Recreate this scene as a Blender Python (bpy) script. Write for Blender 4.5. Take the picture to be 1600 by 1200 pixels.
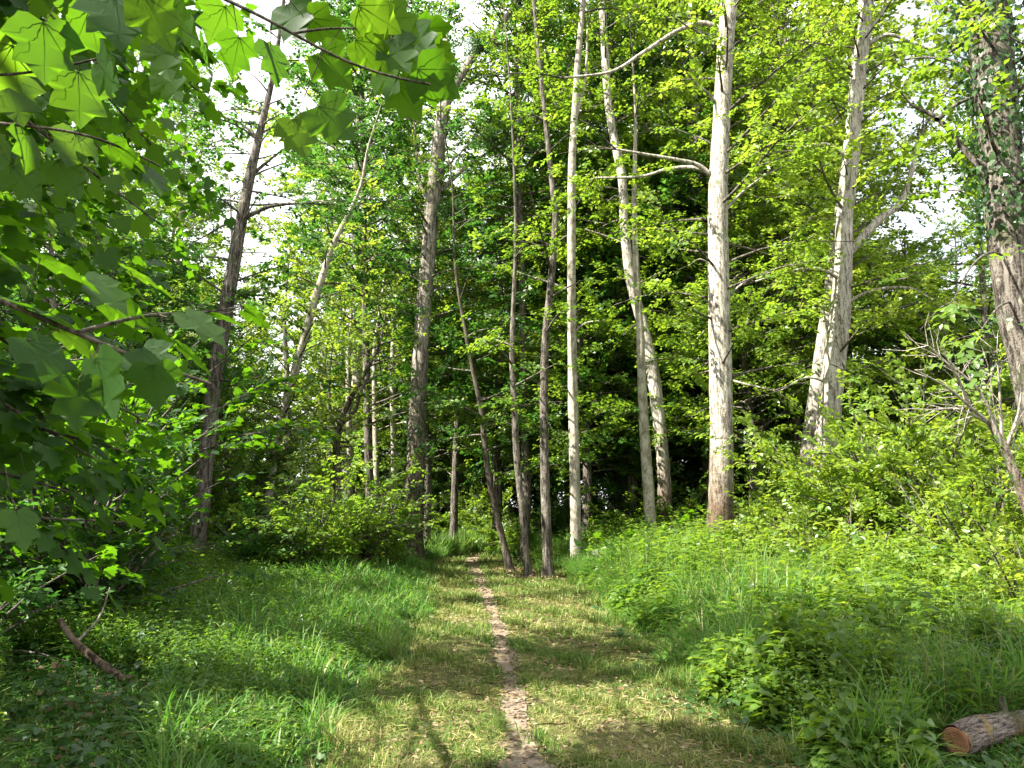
import bpy, math, numpy as np
from mathutils import Vector, Matrix

R = math.radians
for o in list(bpy.data.objects):
    bpy.data.objects.remove(o)
C = bpy.context.scene.collection
scene = bpy.context.scene

# ------------------------------------------------------------------ camera, sky, sun, exposure
CAM_Z, PITCH, FPX = 1.6, R(9.0), 1200.0
cam_d = bpy.data.cameras.new('camera')
cam = bpy.data.objects.new('camera', cam_d); C.objects.link(cam)
cam.location = (0, 0, CAM_Z); cam.rotation_euler = (math.pi / 2 + PITCH, 0, 0)
cam_d.sensor_width = 36; cam_d.lens = 27; cam_d.clip_start = 0.05; cam_d.clip_end = 2000
cam_d.dof.use_dof = True; cam_d.dof.focus_distance = 14; cam_d.dof.aperture_fstop = 11
scene.camera = cam

SUN_EL, SUN_BACK = R(47), R(22)          # height of the sun; how far behind the camera's left it stands
SUN = np.array([-math.cos(SUN_EL) * math.cos(SUN_BACK), -math.cos(SUN_EL) * math.sin(SUN_BACK), math.sin(SUN_EL)])
sun_d = bpy.data.lights.new('sun', 'SUN'); sun_d.energy = 5.0; sun_d.angle = R(0.5); sun_d.color = (1, .95, .85)
sun = bpy.data.objects.new('sun', sun_d); C.objects.link(sun)
sun.location = (-30, -12, 40)
sun.rotation_euler = Vector(-SUN).to_track_quat('-Z', 'Y').to_euler()

w = bpy.data.worlds.new('World'); scene.world = w; w.use_nodes = True
nt = w.node_tree; bg = nt.nodes['Background']
sky = nt.nodes.new('ShaderNodeTexSky'); sky.sky_type = 'NISHITA'; sky.sun_disc = False
sky.sun_elevation = SUN_EL; sky.sun_rotation = math.atan2(SUN[0], SUN[1]); sky.air_density = 1.0; sky.dust_density = 2.5
tc = nt.nodes.new('ShaderNodeTexCoord')
cn = nt.nodes.new('ShaderNodeTexNoise'); cn.inputs['Scale'].default_value = 3.0; cn.inputs['Detail'].default_value = 6
cr = nt.nodes.new('ShaderNodeValToRGB'); cr.color_ramp.elements[0].position = .28; cr.color_ramp.elements[1].position = .52
cm = nt.nodes.new('ShaderNodeMix'); cm.data_type = 'RGBA'; cm.inputs[7].default_value = (9, 9, 9.3, 1)
nt.links.new(tc.outputs['Generated'], cn.inputs['Vector']); nt.links.new(cn.outputs['Fac'], cr.inputs['Fac'])
nt.links.new(cr.outputs['Color'], cm.inputs[0]); nt.links.new(sky.outputs['Color'], cm.inputs[6])
nt.links.new(cm.outputs[2], bg.inputs['Color']); bg.inputs['Strength'].default_value = 0.058

vs = scene.view_settings
vs.view_transform = 'Standard'; vs.look = 'None'; vs.gamma = 1; vs.exposure = 2.2; vs.use_curve_mapping = False
cy = scene.cycles
cy.max_bounces = 6; cy.diffuse_bounces = 4; cy.transmission_bounces = 4; cy.glossy_bounces = 2; cy.transparent_max_bounces = 4
cy.use_denoising = True; cy.denoiser = 'OPENIMAGEDENOISE'; cy.denoising_input_passes = 'RGB_ALBEDO_NORMAL'; cy.denoising_prefilter = 'NONE'; cy.caustics_reflective = False; cy.caustics_refractive = False
cy.sample_clamp_indirect = 4; cy.use_adaptive_sampling = True; cy.adaptive_threshold = 0.008

# ------------------------------------------------------------------ projection helpers
_cp, _sp = math.cos(PITCH), math.sin(PITCH)
def ray(px, py):
    xc, yc = (px - 800) / FPX, (600 - py) / FPX
    return np.array([xc, _cp - yc * _sp, _sp + yc * _cp])
def W(px, py, Y):                        # the point seen at a pixel, Y metres ahead
    d = ray(px, py); return d * (Y / d[1]) + np.array([0, 0, CAM_Z])
def G(px, py):                           # the ground point seen at a pixel
    d = ray(px, py); return d * (CAM_Z / -d[2]) + np.array([0, 0, CAM_Z])
def proj(P):                             # pixel and depth of points (n,3)
    q = P - np.array([0, 0, CAM_Z])
    f = q[:, 1] * _cp + q[:, 2] * _sp; u = -q[:, 1] * _sp + q[:, 2] * _cp
    f = np.where(np.abs(f) < 1e-4, 1e-4, f)
    return 800 + FPX * q[:, 0] / f, 600 - FPX * u / f, f
def gz(x, y):
    x, y = np.asarray(x, float), np.asarray(y, float)
    z = .03 * np.sin(x * .9 + 1) * np.sin(y * .55) + .04 * np.sin(x * .31 + y * .23)
    edge = np.clip((np.abs(x - np.interp(y, [0, 10, 18, 26], [.2, .2, .1, -1.1])) - 1.5) / 3, 0, 1)
    return z + .14 * edge

rng = np.random.default_rng(7)
PHI = 2.399963

# ------------------------------------------------------------------ mesh builder
class MB:
    def __init__(s): s.v = []; s.f = {}; s.n = 0; s.t = []
    def add(s, v, faces, mat=0, tint=.5):
        v = np.asarray(v, np.float32).reshape(-1, 3)
        for f in faces:
            f = np.asarray(f, np.int32)
            if len(f): s.f.setdefault((f.shape[1], mat), []).append(f + s.n)
        s.v.append(v); s.n += len(v)
        s.t.append(np.broadcast_to(np.asarray(tint, np.float32), (len(v),)) if np.ndim(tint) == 0 else np.asarray(tint, np.float32))
    def merge(s, o, dm):
        for (m, mat), fl in o.f.items(): s.f.setdefault((m, mat + dm), []).extend([f + s.n for f in fl])
        s.v += o.v; s.t += o.t; s.n += o.n
    def build(s, name, mats, parent=None, origin=None, smooth=False):
        me = bpy.data.meshes.new(name)
        if s.n:
            v = np.concatenate(s.v)
            if origin is not None: v = v - np.asarray(origin, np.float32)
            li, ls, mi, k = [], [], [], 0
            for (m, mat), fl in s.f.items():
                f = np.concatenate(fl); li.append(f.ravel()); ls.append(k + np.arange(len(f)) * m); k += f.size
                mi.append(np.full(len(f), mat, np.int32))
            li, ls, mi = np.concatenate(li), np.concatenate(ls), np.concatenate(mi)
            me.vertices.add(len(v)); me.vertices.foreach_set('co', v.ravel().astype(np.float32))
            me.loops.add(len(li)); me.loops.foreach_set('vertex_index', li.astype(np.int32))
            me.polygons.add(len(ls)); me.polygons.foreach_set('loop_start', ls.astype(np.int32))
            me.polygons.foreach_set('material_index', mi)
            if smooth: me.polygons.foreach_set('use_smooth', np.ones(len(ls), bool))
            a = me.attributes.new('tint', 'FLOAT', 'POINT'); a.data.foreach_set('value', np.concatenate(s.t).astype(np.float32))
            me.update(calc_edges=True)
        for m in (mats if isinstance(mats, (list, tuple)) else [mats]): me.materials.append(m)
        o = bpy.data.objects.new(name, me); C.objects.link(o)
        if parent: o.parent = parent
        elif origin is not None: o.location = origin
        return o

def smooth_path(pts, per=4):
    p = np.asarray(pts, float)
    if len(p) < 3:
        t = np.linspace(0, 1, per + 1)[:, None]; return p[0] * (1 - t) + p[-1] * t
    q = np.vstack([2 * p[0] - p[1], p, 2 * p[-1] - p[-2]]); out = []
    for i in range(1, len(q) - 2):
        for t in np.arange(per) / per:
            a, b, c, d = q[i - 1], q[i], q[i + 1], q[i + 2]
            out.append(.5 * (2 * b + (c - a) * t + (2 * a - 5 * b + 4 * c - d) * t * t + (3 * b - a - 3 * c + d) * t ** 3))
    out.append(p[-1]); return np.array(out)

def tube(mb, pts, rad, sides=6, mat=0, rough=0, tint=.5, cap=True):
    p = np.asarray(pts, float); n = len(p); rad = np.broadcast_to(np.asarray(rad, float), (n,))
    t = np.gradient(p, axis=0); t /= np.linalg.norm(t, axis=1)[:, None] + 1e-9
    u = np.array([1., 0, 0]) if abs(t[0][0]) < .8 else np.array([0, 1., 0])
    a = np.arange(sides) / sides * 2 * math.pi; V = np.zeros((n, sides, 3)); ph = rng.random(6) * 6.28
    for i in range(n):
        u = u - t[i] * u.dot(t[i]); u /= np.linalg.norm(u); w_ = np.cross(t[i], u)
        r = rad[i]
        if rough:
            r = rad[i] * (1 + rough * (np.sin(a * 2 + ph[0] + i * .13) * .5 + np.sin(a * 3 + ph[1] - i * .21) * .5 + np.sin(i * .37 + ph[2]) * .3 + rng.normal(0, .5, sides)))
        V[i] = p[i] + (np.cos(a) * r)[:, None] * u + (np.sin(a) * r)[:, None] * w_
    i, j = np.meshgrid(np.arange(n - 1), np.arange(sides), indexing='ij'); j2 = (j + 1) % sides
    F = np.stack([i * sides + j, i * sides + j2, (i + 1) * sides + j2, (i + 1) * sides + j], -1).reshape(-1, 4)
    mb.add(V.reshape(-1, 3), [F], mat, tint)
    if cap and sides > 4:
        mb.add(V[-1], [np.array([[0, k, k + 1] for k in range(1, sides - 1)])], mat, tint)

# leaf outlines: unit length along +y, width along x, fold/curl along z
def T_diamond(wd=.68, fold=.09):
    v = np.array([[0, 0, 0], [wd / 2, .45, fold], [0, 1, -.08], [-wd / 2, .45, fold]]); return v, [np.array([[0, 1, 2], [0, 2, 3]])]
def T_oval(wd=.55, fold=.1):
    v = np.array([[0, 0, 0], [wd * .42, .25, fold * .7], [wd * .46, .6, fold * .6], [0, 1, -.16], [-wd * .46, .6, fold * .6], [-wd * .42, .25, fold * .7], [0, .45, 0]])
    return v, [np.array([[0, 1, 6], [6, 1, 2], [6, 2, 3], [6, 3, 4], [6, 4, 5], [6, 5, 0]])]
def T_maple(fine=False):
    half = [(.08, -.04), (.22, -.11), (.36, -.10), (.41, -.02), (.50, .07), (.555, .17), (.62, .27), (.53, .31), (.45, .345), (.37, .40), (.42, .49), (.44, .58), (.455, .68), (.36, .69), (.27, .70), (.20, .77), (.12, .87)]
    if not fine: half = [(.18, -.10), (.42, -.04), (.60, .27), (.37, .40), (.44, .67), (.24, .72)]
    r = [(0, 0)] + half + [(0, 1.0)] + [(-x, y) for x, y in half[::-1]]
    v = np.array([(x, y, .0) for x, y in r]); v[:, 1] = (v[:, 1] + .0)
    v[:, 2] = .10 * np.abs(v[:, 0]) ** 1.2 * np.sign(.5) - .22 * np.clip(v[:, 1], 0, 2) ** 2 - .22 * v[:, 0] ** 2 + .03 * np.sin(v[:, 0] * 19) * np.cos(v[:, 1] * 14)
    c = np.array([[0, .34, -.22 * .34 ** 2 - .03], [0, .68, -.22 * .68 ** 2 - .02]]); n = len(v); v = np.vstack([v, c]); m = len(half)
    F = []
    for i in range(n):
        j = (i + 1) % n; y = (v[i][1] + v[j][1]) / 2
        F.append([i, j, n if y < .5 else n + 1])
    # close the wedge between the two hubs
    for s in (0, 1):
        ks = [i for i in range(1, m + 1)] if s == 0 else [n - i for i in range(1, m + 1)]
        b = next(i for i in ks if (v[i][1] + v[(i + 1) % n if s == 0 else (i - 1) % n][1]) / 2 >= .5)
        F.append([n, b, n + 1] if s == 0 else [n, n + 1, b])
    return v, [np.array(F)]
def T_ivy():
    v = np.array([[0, 0, 0], [.28, -.08, .03], [.45, .2, -.03], [.3, .42, .03], [0, 1, -.1], [-.3, .42, .03], [-.45, .2, -.03], [-.28, -.08, .03], [0, .3, .0]])
    return v, [np.array([[8, i, (i + 1) % 8] for i in range(8)])]
DIA, OVAL, MAPLE, MAPLE_F, IVY = T_diamond(), T_oval(), T_maple(), T_maple(True), T_ivy()
SLIM = T_diamond(.3, .05)

def nrm(a): return a / (np.linalg.norm(a, axis=-1, keepdims=True) + 1e-9)
def leaves(mb, P, D, N, S, tmpl, mat=0, tint=.5):
    """n leaves: base P, tip direction D, blade normal N, size S"""
    tv, tf = tmpl; n = len(P)
    if n == 0: return
    D = nrm(D); X = nrm(np.cross(D, N)); Z = np.cross(X, D)
    M = np.stack([X, D, Z], 1) * np.asarray(S).reshape(-1, 1, 1)
    V = P[:, None, :] + np.einsum('vk,nkj->nvj', tv, M)
    k = len(tv); off = (np.arange(n) * k)[:, None, None]
    mb.add(V.reshape(-1, 3), [(f[None] + off).reshape(-1, f.shape[1]) for f in tf], mat, np.repeat(np.broadcast_to(tint, (n,)), k))

# ------------------------------------------------------------------ gaps: where crowns leave room
TRUNKS = []                               # (px polyline, Y): sprays nearer than a trunk mostly leave it in view
VIEW = []                                 # (cx, cy, rx, ry, near, far, share dropped)
SUNNY = []                                # (point, radius, share dropped): gaps the sun comes through
def keep(P, mode=1):
    px, py, f = proj(P); k = np.ones(len(P), bool); u = rng.random(len(P))
    for cx, cy_, rx, ry, a, b, pr in VIEW:
        inside = ((px - cx) / rx) ** 2 + ((py - cy_) / ry) ** 2 < rng.uniform(.55, 1.25, len(P))
        k &= ~(inside & (f > a) & (f < b) & (rng.random(len(P)) < pr))
    if mode == 2: return k
    for pl, Y, pr in TRUNKS:
        pl = np.asarray(pl, float); o = np.argsort(pl[:, 1]); q = pl[o]
        m = (py > q[0, 1]) & (py < q[-1, 1]) & (f < Y + .3) & (f > 1)
        xx = np.interp(py, q[:, 1], q[:, 0]); ww = np.interp(py, q[:, 1], q[:, 2])
        k &= ~(m & (np.abs(px - xx) < ww * .5 + 16 * 14 / np.maximum(f, 3)) & (rng.random(len(P)) < pr))
    for T, r, pr in SUNNY:  # sun shafts
        v = P - T; al = v @ SUN; pe = np.linalg.norm(v - al[:, None] * SUN, axis=1)
        k &= ~((al > .5) & (al < 30) & (pe < r * rng.uniform(.75, 1.2, len(P)) + (.25 if r in (.6, .3) else .06)) & (rng.random(len(P)) < pr))
    return k

# ------------------------------------------------------------------ materials
def mat(name):
    m = bpy.data.materials.new(name); m.use_nodes = True; n = m.node_tree
    return m, n, n.nodes['Principled BSDF'], n.nodes['Material Output']
def ramp(n, cols, fac):
    r = n.nodes.new('ShaderNodeValToRGB'); e = r.color_ramp.elements
    while len(e) < len(cols): e.new(.5)
    for i, (p, c) in enumerate(cols): e[i].position = p; e[i].color = (*c, 1)
    n.links.new(fac, r.inputs['Fac']); return r.outputs['Color']
def noise(n, scale, detail=4, rough=.6, stretch=None, coord='Object', dist=0):
    t = n.nodes.new('ShaderNodeTexCoord'); s = n.nodes.new('ShaderNodeTexNoise')
    s.inputs['Scale'].default_value = scale; s.inputs['Detail'].default_value = detail; s.inputs['Roughness'].default_value = rough; s.inputs['Distortion'].default_value = dist
    if stretch:
        mp = n.nodes.new('ShaderNodeMapping'); mp.inputs['Scale'].default_value = stretch
        n.links.new(t.outputs[coord], mp.inputs['Vector']); n.links.new(mp.outputs['Vector'], s.inputs['Vector'])
    else: n.links.new(t.outputs[coord], s.inputs['Vector'])
    return s.outputs['Fac']
def math_(n, op, a, b, clamp=False):
    m = n.nodes.new('ShaderNodeMath'); m.operation = op; m.use_clamp = clamp
    for i, x in enumerate((a, b)):
        if isinstance(x, (int, float)): m.inputs[i].default_value = x
        else: n.links.new(x, m.inputs[i])
    return m.outputs[0]
def leaf_mat(name, refl, trans, share=.45, rough=.5, spec=.35, vary=.25):
    m, n, b, out = mat(name)
    at = n.nodes.new('ShaderNodeAttribute'); at.attribute_name = 'tint'
    oi = n.nodes.new('ShaderNodeObjectInfo')
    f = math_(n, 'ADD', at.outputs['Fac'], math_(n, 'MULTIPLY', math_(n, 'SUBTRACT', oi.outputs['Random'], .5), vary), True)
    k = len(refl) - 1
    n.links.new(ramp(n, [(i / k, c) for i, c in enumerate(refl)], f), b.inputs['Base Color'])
    b.inputs['Roughness'].default_value = rough; b.inputs['Specular IOR Level'].default_value = spec
    t = n.nodes.new('ShaderNodeBsdfTranslucent'); n.links.new(ramp(n, [(i / k, c) for i, c in enumerate(trans)], f), t.inputs['Color'])
    x = n.nodes.new('ShaderNodeMixShader'); x.inputs[0].default_value = share
    n.links.new(b.outputs[0], x.inputs[1]); n.links.new(t.outputs[0], x.inputs[2]); n.links.new(x.outputs[0], out.inputs['Surface'])
    return m
L_FRESH = leaf_mat('fresh_leaf', [(.05, .115, .018), (.09, .165, .022), (.15, .22, .03)], [(.14, .28, .015), (.25, .40, .02), (.38, .51, .03)], .45, .38, .55)
L_YELLOW = leaf_mat('yellow_green_leaf', [(.075, .15, .02), (.12, .20, .028), (.19, .26, .04)], [(.20, .36, .02), (.33, .48, .03), (.46, .56, .05)], .45, .38, .55)
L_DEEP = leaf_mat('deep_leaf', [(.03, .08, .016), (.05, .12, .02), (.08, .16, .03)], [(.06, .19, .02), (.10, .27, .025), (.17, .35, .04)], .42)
L_MAPLE = leaf_mat('lobed_leaf', [(.016, .042, .013), (.026, .062, .016), (.045, .09, .02)], [(.09, .25, .004), (.145, .34, .008), (.23, .43, .015)], .44, .5, .25)
L_VEIN = leaf_mat('leaf_vein', [(.03, .06, .015), (.04, .08, .02)], [(.06, .16, .01), (.08, .2, .01)], .4)
L_IVY = leaf_mat('ivy_leaf', [(.018, .05, .014), (.03, .075, .018), (.06, .12, .03)], [(.03, .12, .01), (.06, .2, .015), (.1, .26, .03)], .25, .38, .5)
L_GRASS = leaf_mat('tall_grass_blade', [(.045, .13, .02), (.075, .18, .026), (.14, .21, .045), (.27, .24, .11)], [(.08, .27, .02), (.13, .35, .03), (.24, .38, .05), (.34, .3, .12)], .4, .5, .35)
L_TURF = leaf_mat('mown_grass_blade', [(.075, .135, .022), (.15, .19, .04), (.30, .28, .10), (.50, .42, .22)], [(.13, .25, .03), (.26, .33, .05), (.38, .34, .1), (.4, .33, .16)], .33, .6, .25)
L_LITTER = leaf_mat('dry_leaf', [(.09, .055, .03), (.19, .13, .075), (.33, .25, .16)], [(.08, .05, .02), (.15, .1, .04), (.2, .15, .08)], .15, .8, .2)

def bark_mat(name, dark, mid, light, moss=None, lichen=None, scale=1.0, bump=.5, furrow=(9, 9, 1.6), foot=None):
    m, n, b, out = mat(name)
    big = noise(n, 1.3 * scale, 5, .65); fur = noise(n, 2.2 * scale, 6, .7, furrow, dist=.6); fine = noise(n, 38 * scale, 4, .7)
    f = math_(n, 'ADD', math_(n, 'MULTIPLY', fur, .7), math_(n, 'MULTIPLY', fine, .35))
    col = ramp(n, [(.45, dark), (.51, mid), (.57, light)], f)
    for c, nz, lo, hi in ((moss, noise(n, 2.4, 5, .7), .56, .68), (lichen, noise(n, 5.5, 5, .75, (1, 1, .6)), .60, .66)):
        if c is None: continue
        mx = n.nodes.new('ShaderNodeMix'); mx.data_type = 'RGBA'; mx.inputs[7].default_value = (*c, 1)
        n.links.new(ramp(n, [(lo, (0, 0, 0)), (hi, (.85,) * 3)], nz), mx.inputs[0]); n.links.new(col, mx.inputs[6]); col = mx.outputs[2]
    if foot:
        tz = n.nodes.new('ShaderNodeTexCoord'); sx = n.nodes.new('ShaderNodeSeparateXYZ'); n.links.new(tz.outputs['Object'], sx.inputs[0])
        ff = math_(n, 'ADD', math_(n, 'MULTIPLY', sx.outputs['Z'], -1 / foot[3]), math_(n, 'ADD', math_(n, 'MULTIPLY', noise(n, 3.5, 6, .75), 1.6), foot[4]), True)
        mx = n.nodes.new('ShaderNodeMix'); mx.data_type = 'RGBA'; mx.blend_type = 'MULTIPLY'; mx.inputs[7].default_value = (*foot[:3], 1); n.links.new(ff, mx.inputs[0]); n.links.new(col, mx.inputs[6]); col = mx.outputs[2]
    mv = n.nodes.new('ShaderNodeMix'); mv.data_type = 'RGBA'; mv.blend_type = 'MULTIPLY'; mv.inputs[0].default_value = .8
    n.links.new(col, mv.inputs[6]); n.links.new(ramp(n, [(.3, (.6, .58, .56)), (.65, (1.1, 1.1, 1.1))], big), mv.inputs[7])
    n.links.new(mv.outputs[2], b.inputs['Base Color']); b.inputs['Roughness'].default_value = .9; b.inputs['Specular IOR Level'].default_value = .2
    bp = n.nodes.new('ShaderNodeBump'); bp.inputs['Strength'].default_value = bump; bp.inputs['Distance'].default_value = .03
    n.links.new(f, bp.inputs['Height']); n.links.new(bp.outputs[0], b.inputs['Normal'])
    return m
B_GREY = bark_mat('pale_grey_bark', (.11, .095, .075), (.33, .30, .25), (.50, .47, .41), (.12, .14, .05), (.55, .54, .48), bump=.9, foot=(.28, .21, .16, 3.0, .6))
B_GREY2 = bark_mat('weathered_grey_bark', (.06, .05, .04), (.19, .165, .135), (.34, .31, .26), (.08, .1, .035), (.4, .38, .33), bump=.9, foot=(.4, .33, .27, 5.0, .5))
B_SLIM = bark_mat('smooth_grey_bark', (.16, .14, .105), (.29, .265, .21), (.40, .37, .30), (.13, .15, .06), (.45, .44, .36), bump=.35, furrow=(4, 4, 2))
B_BROWN = bark_mat('brown_bark', (.022, .018, .014), (.075, .064, .052), (.17, .15, .125), (.06, .075, .025), (.3, .28, .22), bump=.9)
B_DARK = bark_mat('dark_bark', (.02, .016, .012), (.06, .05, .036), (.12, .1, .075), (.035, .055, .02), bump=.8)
B_FALLEN = bark_mat('dead_branch_bark', (.03, .022, .015), (.10, .07, .048), (.19, .145, .105), bump=.7)
B_DEAD = bark_mat('dead_twig_bark', (.16, .135, .11), (.3, .26, .22), (.42, .38, .33), bump=.3)

# ------------------------------------------------------------------ tagging
def tag(o, label=None, cat=None, group=None, kind=None):
    for k, v in (('label', label), ('category', cat), ('group', group), ('kind', kind)):
        if v: o[k] = v
    return o
def empty(name, loc, label, cat, group=None):
    o = bpy.data.objects.new(name, None); C.objects.link(o); o.location = tuple(loc); o.empty_display_size = .3
    return tag(o, label, cat, group)

# ------------------------------------------------------------------ foliage growth
def sprays(mb, O, D, tmpl, L=14, length=.7, leaf=.1, mat=0, tint=.5, flat=.75, droop=.12, lift=.35, filt=True, jit=.35, tvar=.13):
    """leafy twigs: O origins (m,3), D directions; leaves alternate on both sides in a loose plane"""
    O, D = np.asarray(O, float), nrm(np.asarray(D, float))
    if filt and len(O):
        k = keep(O + D * length * .5, int(filt)); O, D = O[k], D[k]
        tint = tint[k] if np.ndim(tint) else tint
    m = len(O)
    if not m: return
    ln = length * rng.uniform(.6, 1.25, (m, 1)); up = np.array([0, 0, 1.])
    N = nrm(flat * up + (1 - flat) * nrm(rng.normal(size=(m, 3))) + rng.normal(0, .16, (m, 3)))
    Bv = nrm(np.cross(N, D)); N = np.cross(D, Bv)
    s = (np.arange(L) + .5) / L + rng.uniform(-.4, .4, (m, L)) / L
    side = np.where((np.arange(L) % 2) == 0, 1., -1.)[None] * np.ones((m, 1))
    P = O[:, None] + D[:, None] * (s * ln)[..., None]; P[..., 2] -= droop * (s ** 2) * ln
    P += rng.normal(0, .05 * length, (m, L, 3))
    ang = rng.uniform(R(30), R(75), (m, L)); ang[:, -1] *= .2
    d = np.cos(ang)[..., None] * D[:, None] + (np.sin(ang) * side)[..., None] * Bv[:, None] + rng.normal(0, jit * .5, (m, L, 3)); d[..., 2] -= lift * .6
    n = N[:, None] + rng.normal(0, jit, (m, L, 3))
    sz = leaf * rng.uniform(.65, 1.2, (m, L))
    t = np.clip(np.broadcast_to(np.asarray(tint).reshape(-1, 1), (m, 1)) + rng.normal(0, tvar, (m, 1)) + rng.normal(0, tvar * .8, (m, L)), 0, 1)
    leaves(mb, P.reshape(-1, 3), d.reshape(-1, 3), n.reshape(-1, 3), sz.ravel(), tmpl, mat, t.ravel())

def limb_path(o, az, el, ln, bend=.25, n=6, wig=.07):
    p = [np.asarray(o, float)]; d = np.array([math.cos(az) * math.cos(el), math.sin(az) * math.cos(el), math.sin(el)])
    for i in range(n):
        d = nrm(d + np.array([0, 0, -bend / n]) + rng.normal(0, wig, 3)); p.append(p[-1] + d * ln / n)
    return np.array(p)

def dress(fol, path, r0, twig_m=None, start=.25, step=.3, side_len=.5, spray_len=.7, L=14, leaf=.1, tmpl=DIA, tint=.5, flat=.75, filt=True, bark=None, limb_sides=5, gap=.28, tvar=.13, clump=.45):
    """leaves on one limb: side twigs alternate along it, with sprays along each twig. bark: MB that takes limb and twig wood"""
    n = len(path); ln = np.linalg.norm(np.diff(path, axis=0), axis=1).sum(); Os, Ds, tw = [], [], []
    k = max(2, int(ln * (1 - start) / step)); sgn = 1
    for t in np.linspace(start, 1, k):
        i = min(n - 2, int(t * (n - 1))); f = t * (n - 1) - i; p = path[i] * (1 - f) + path[i + 1] * f; d = nrm(path[i + 1] - path[i])
        b = nrm(np.cross(d, [0, 0, 1.])); sgn = -sgn
        sl = ln * side_len * (1.15 - t * .8) * rng.uniform(.6, 1.2)
        a = R(rng.uniform(35, 65)); td = nrm(d * math.cos(a) + b * sgn * math.sin(a) + rng.normal(0, .18, 3) + [0, 0, rng.uniform(-.15, .3)])
        if t == 1: td = d
        m = max(1, int(sl / gap)); e = p + td * sl; tw.append((len(Os), m, p, e, sl))
        for q in range(m):
            Os.append(p + td * sl * (q / m)); Ds.append(nrm(td + b * rng.normal(0, .55) + d * rng.normal(0, .3) + [0, 0, rng.normal(-.05, .2)]))
    Os, Ds = np.array(Os), np.array(Ds)
    K = keep(Os + Ds * spray_len * .5, int(filt)) if filt else np.ones(len(Os), bool)
    if clump:
        q = Os * 1.0; fld = np.sin(q[:, 0] * 2.6 + 1.7 * np.sin(q[:, 2] * 1.9)) * np.sin(q[:, 1] * 2.3 + 1.3 * np.sin(q[:, 0] * 1.7)) + .8 * np.sin(q[:, 2] * 3.1 + 1.5 * np.sin(q[:, 1] * 2.1))
        K &= rng.random(len(Os)) < np.clip(.9 + clump * 1.15 * fld, .1, 1)
    if bark is not None:
        if K.mean() > .58: tube(bark, path, np.linspace(r0, max(.005, r0 * .2), n), limb_sides)
        elif K[:len(K) // 2].mean() > .33: tube(bark, path[:n // 2 + 1], np.linspace(r0, r0 * .3, n // 2 + 1), limb_sides)
        for i0, m, p, e, sl in tw:
            if sl > .4 and K[i0:i0 + m].mean() > .5 and K.mean() > .45: tube(bark, np.array([p, (p + e) / 2 + rng.normal(0, .04, 3), e]), [r0 * .3 + .003, r0 * .2 + .003, .003], 3)
    sprays(fol, Os[K], Ds[K], tmpl, L, spray_len, leaf, 0, tint, flat, filt=False, tvar=tvar)

def crown(fol, bark, trunk, r_at, z0, z1, rad, n_limb, el=(10, 50), tint=.5, **kw):
    """limbs round a trunk path between heights z0 and z1; rad: limb length by height 0..1"""
    for i in range(n_limb):
        t = (i + rng.random()) / n_limb; z = z0 + (z1 - z0) * t
        j = np.clip(np.searchsorted(trunk[:, 2], z), 1, len(trunk) - 1)
        f = np.clip((z - trunk[j - 1, 2]) / max(1e-3, trunk[j, 2] - trunk[j - 1, 2]), 0, 1); o = trunk[j - 1] * (1 - f) + trunk[j] * f
        ln = rad(t) * rng.uniform(.65, 1.2)
        p = limb_path(o, i * PHI + rng.normal(0, .4), R(rng.uniform(*el)) * (.6 + .7 * t), ln, rng.uniform(.1, .5))
        dress(fol, p, min(.06, .012 + ln * .008), tint=np.clip(tint + rng.normal(0, .08), 0, 1), bark=bark, **kw)

def flare(r, n, k=5, amt=.5):
    r = np.array(r, float); m = min(k, n); r[:m] *= 1 + amt * np.linspace(1, 0, m) ** 2; return r

WS = 1.0
def px_path(pts, Y, ground=True, top=None, dy=0.):
    """trunk through pixels (px, py, width in px) at Y metres ahead, from the ground up, carried on to height top"""
    P, r = [], []
    for k, (px, py, wpx) in enumerate(pts):
        yy = Y + dy * k; wpx = wpx * WS; P.append(W(px, py, yy)); r.append(wpx * .5 * np.linalg.norm(P[-1] - [0, 0, CAM_Z]) / np.linalg.norm(ray(px, py)) / FPX)
    if ground:
        g = P[0] + (P[0] - P[1]) * .0; z = float(gz(P[0][0], P[0][1])) - .15
        if P[0][2] > z + .3:
            d = P[1] - P[0]; s = (P[0][2] - z) / max(d[2], .3); g = P[0] - d * s * .6; g[2] = z; P.insert(0, g); r.insert(0, r[0] * 1.1)
        else: P[0][2] = z
    if top:
        d = nrm(P[-1] - P[-2]); d = nrm(d + np.array([0, 0, .5])); z = P[-1][2]; r0 = r[-1]
        for q in (.33, .66, 1):
            h = (top - z) * q; P.append(P[-1] + d * (top - z) / 3 / max(d[2], .5) + rng.normal(0, .12, 3)); r.append(r0 * (1 - q * .9))
    return np.array(P), np.array(r)

def dense(P, r, step=.22):
    s = smooth_path(P, 6); L = np.r_[0, np.cumsum(np.linalg.norm(np.diff(s, axis=0), axis=1))]
    rr = np.interp(np.linspace(0, 1, len(s)), np.linspace(0, 1, len(r)), r); t = np.linspace(0, L[-1], max(4, int(L[-1] / step)))
    return np.stack([np.interp(t, L, s[:, k]) for k in range(3)], 1), np.interp(t, L, rr)


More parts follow.
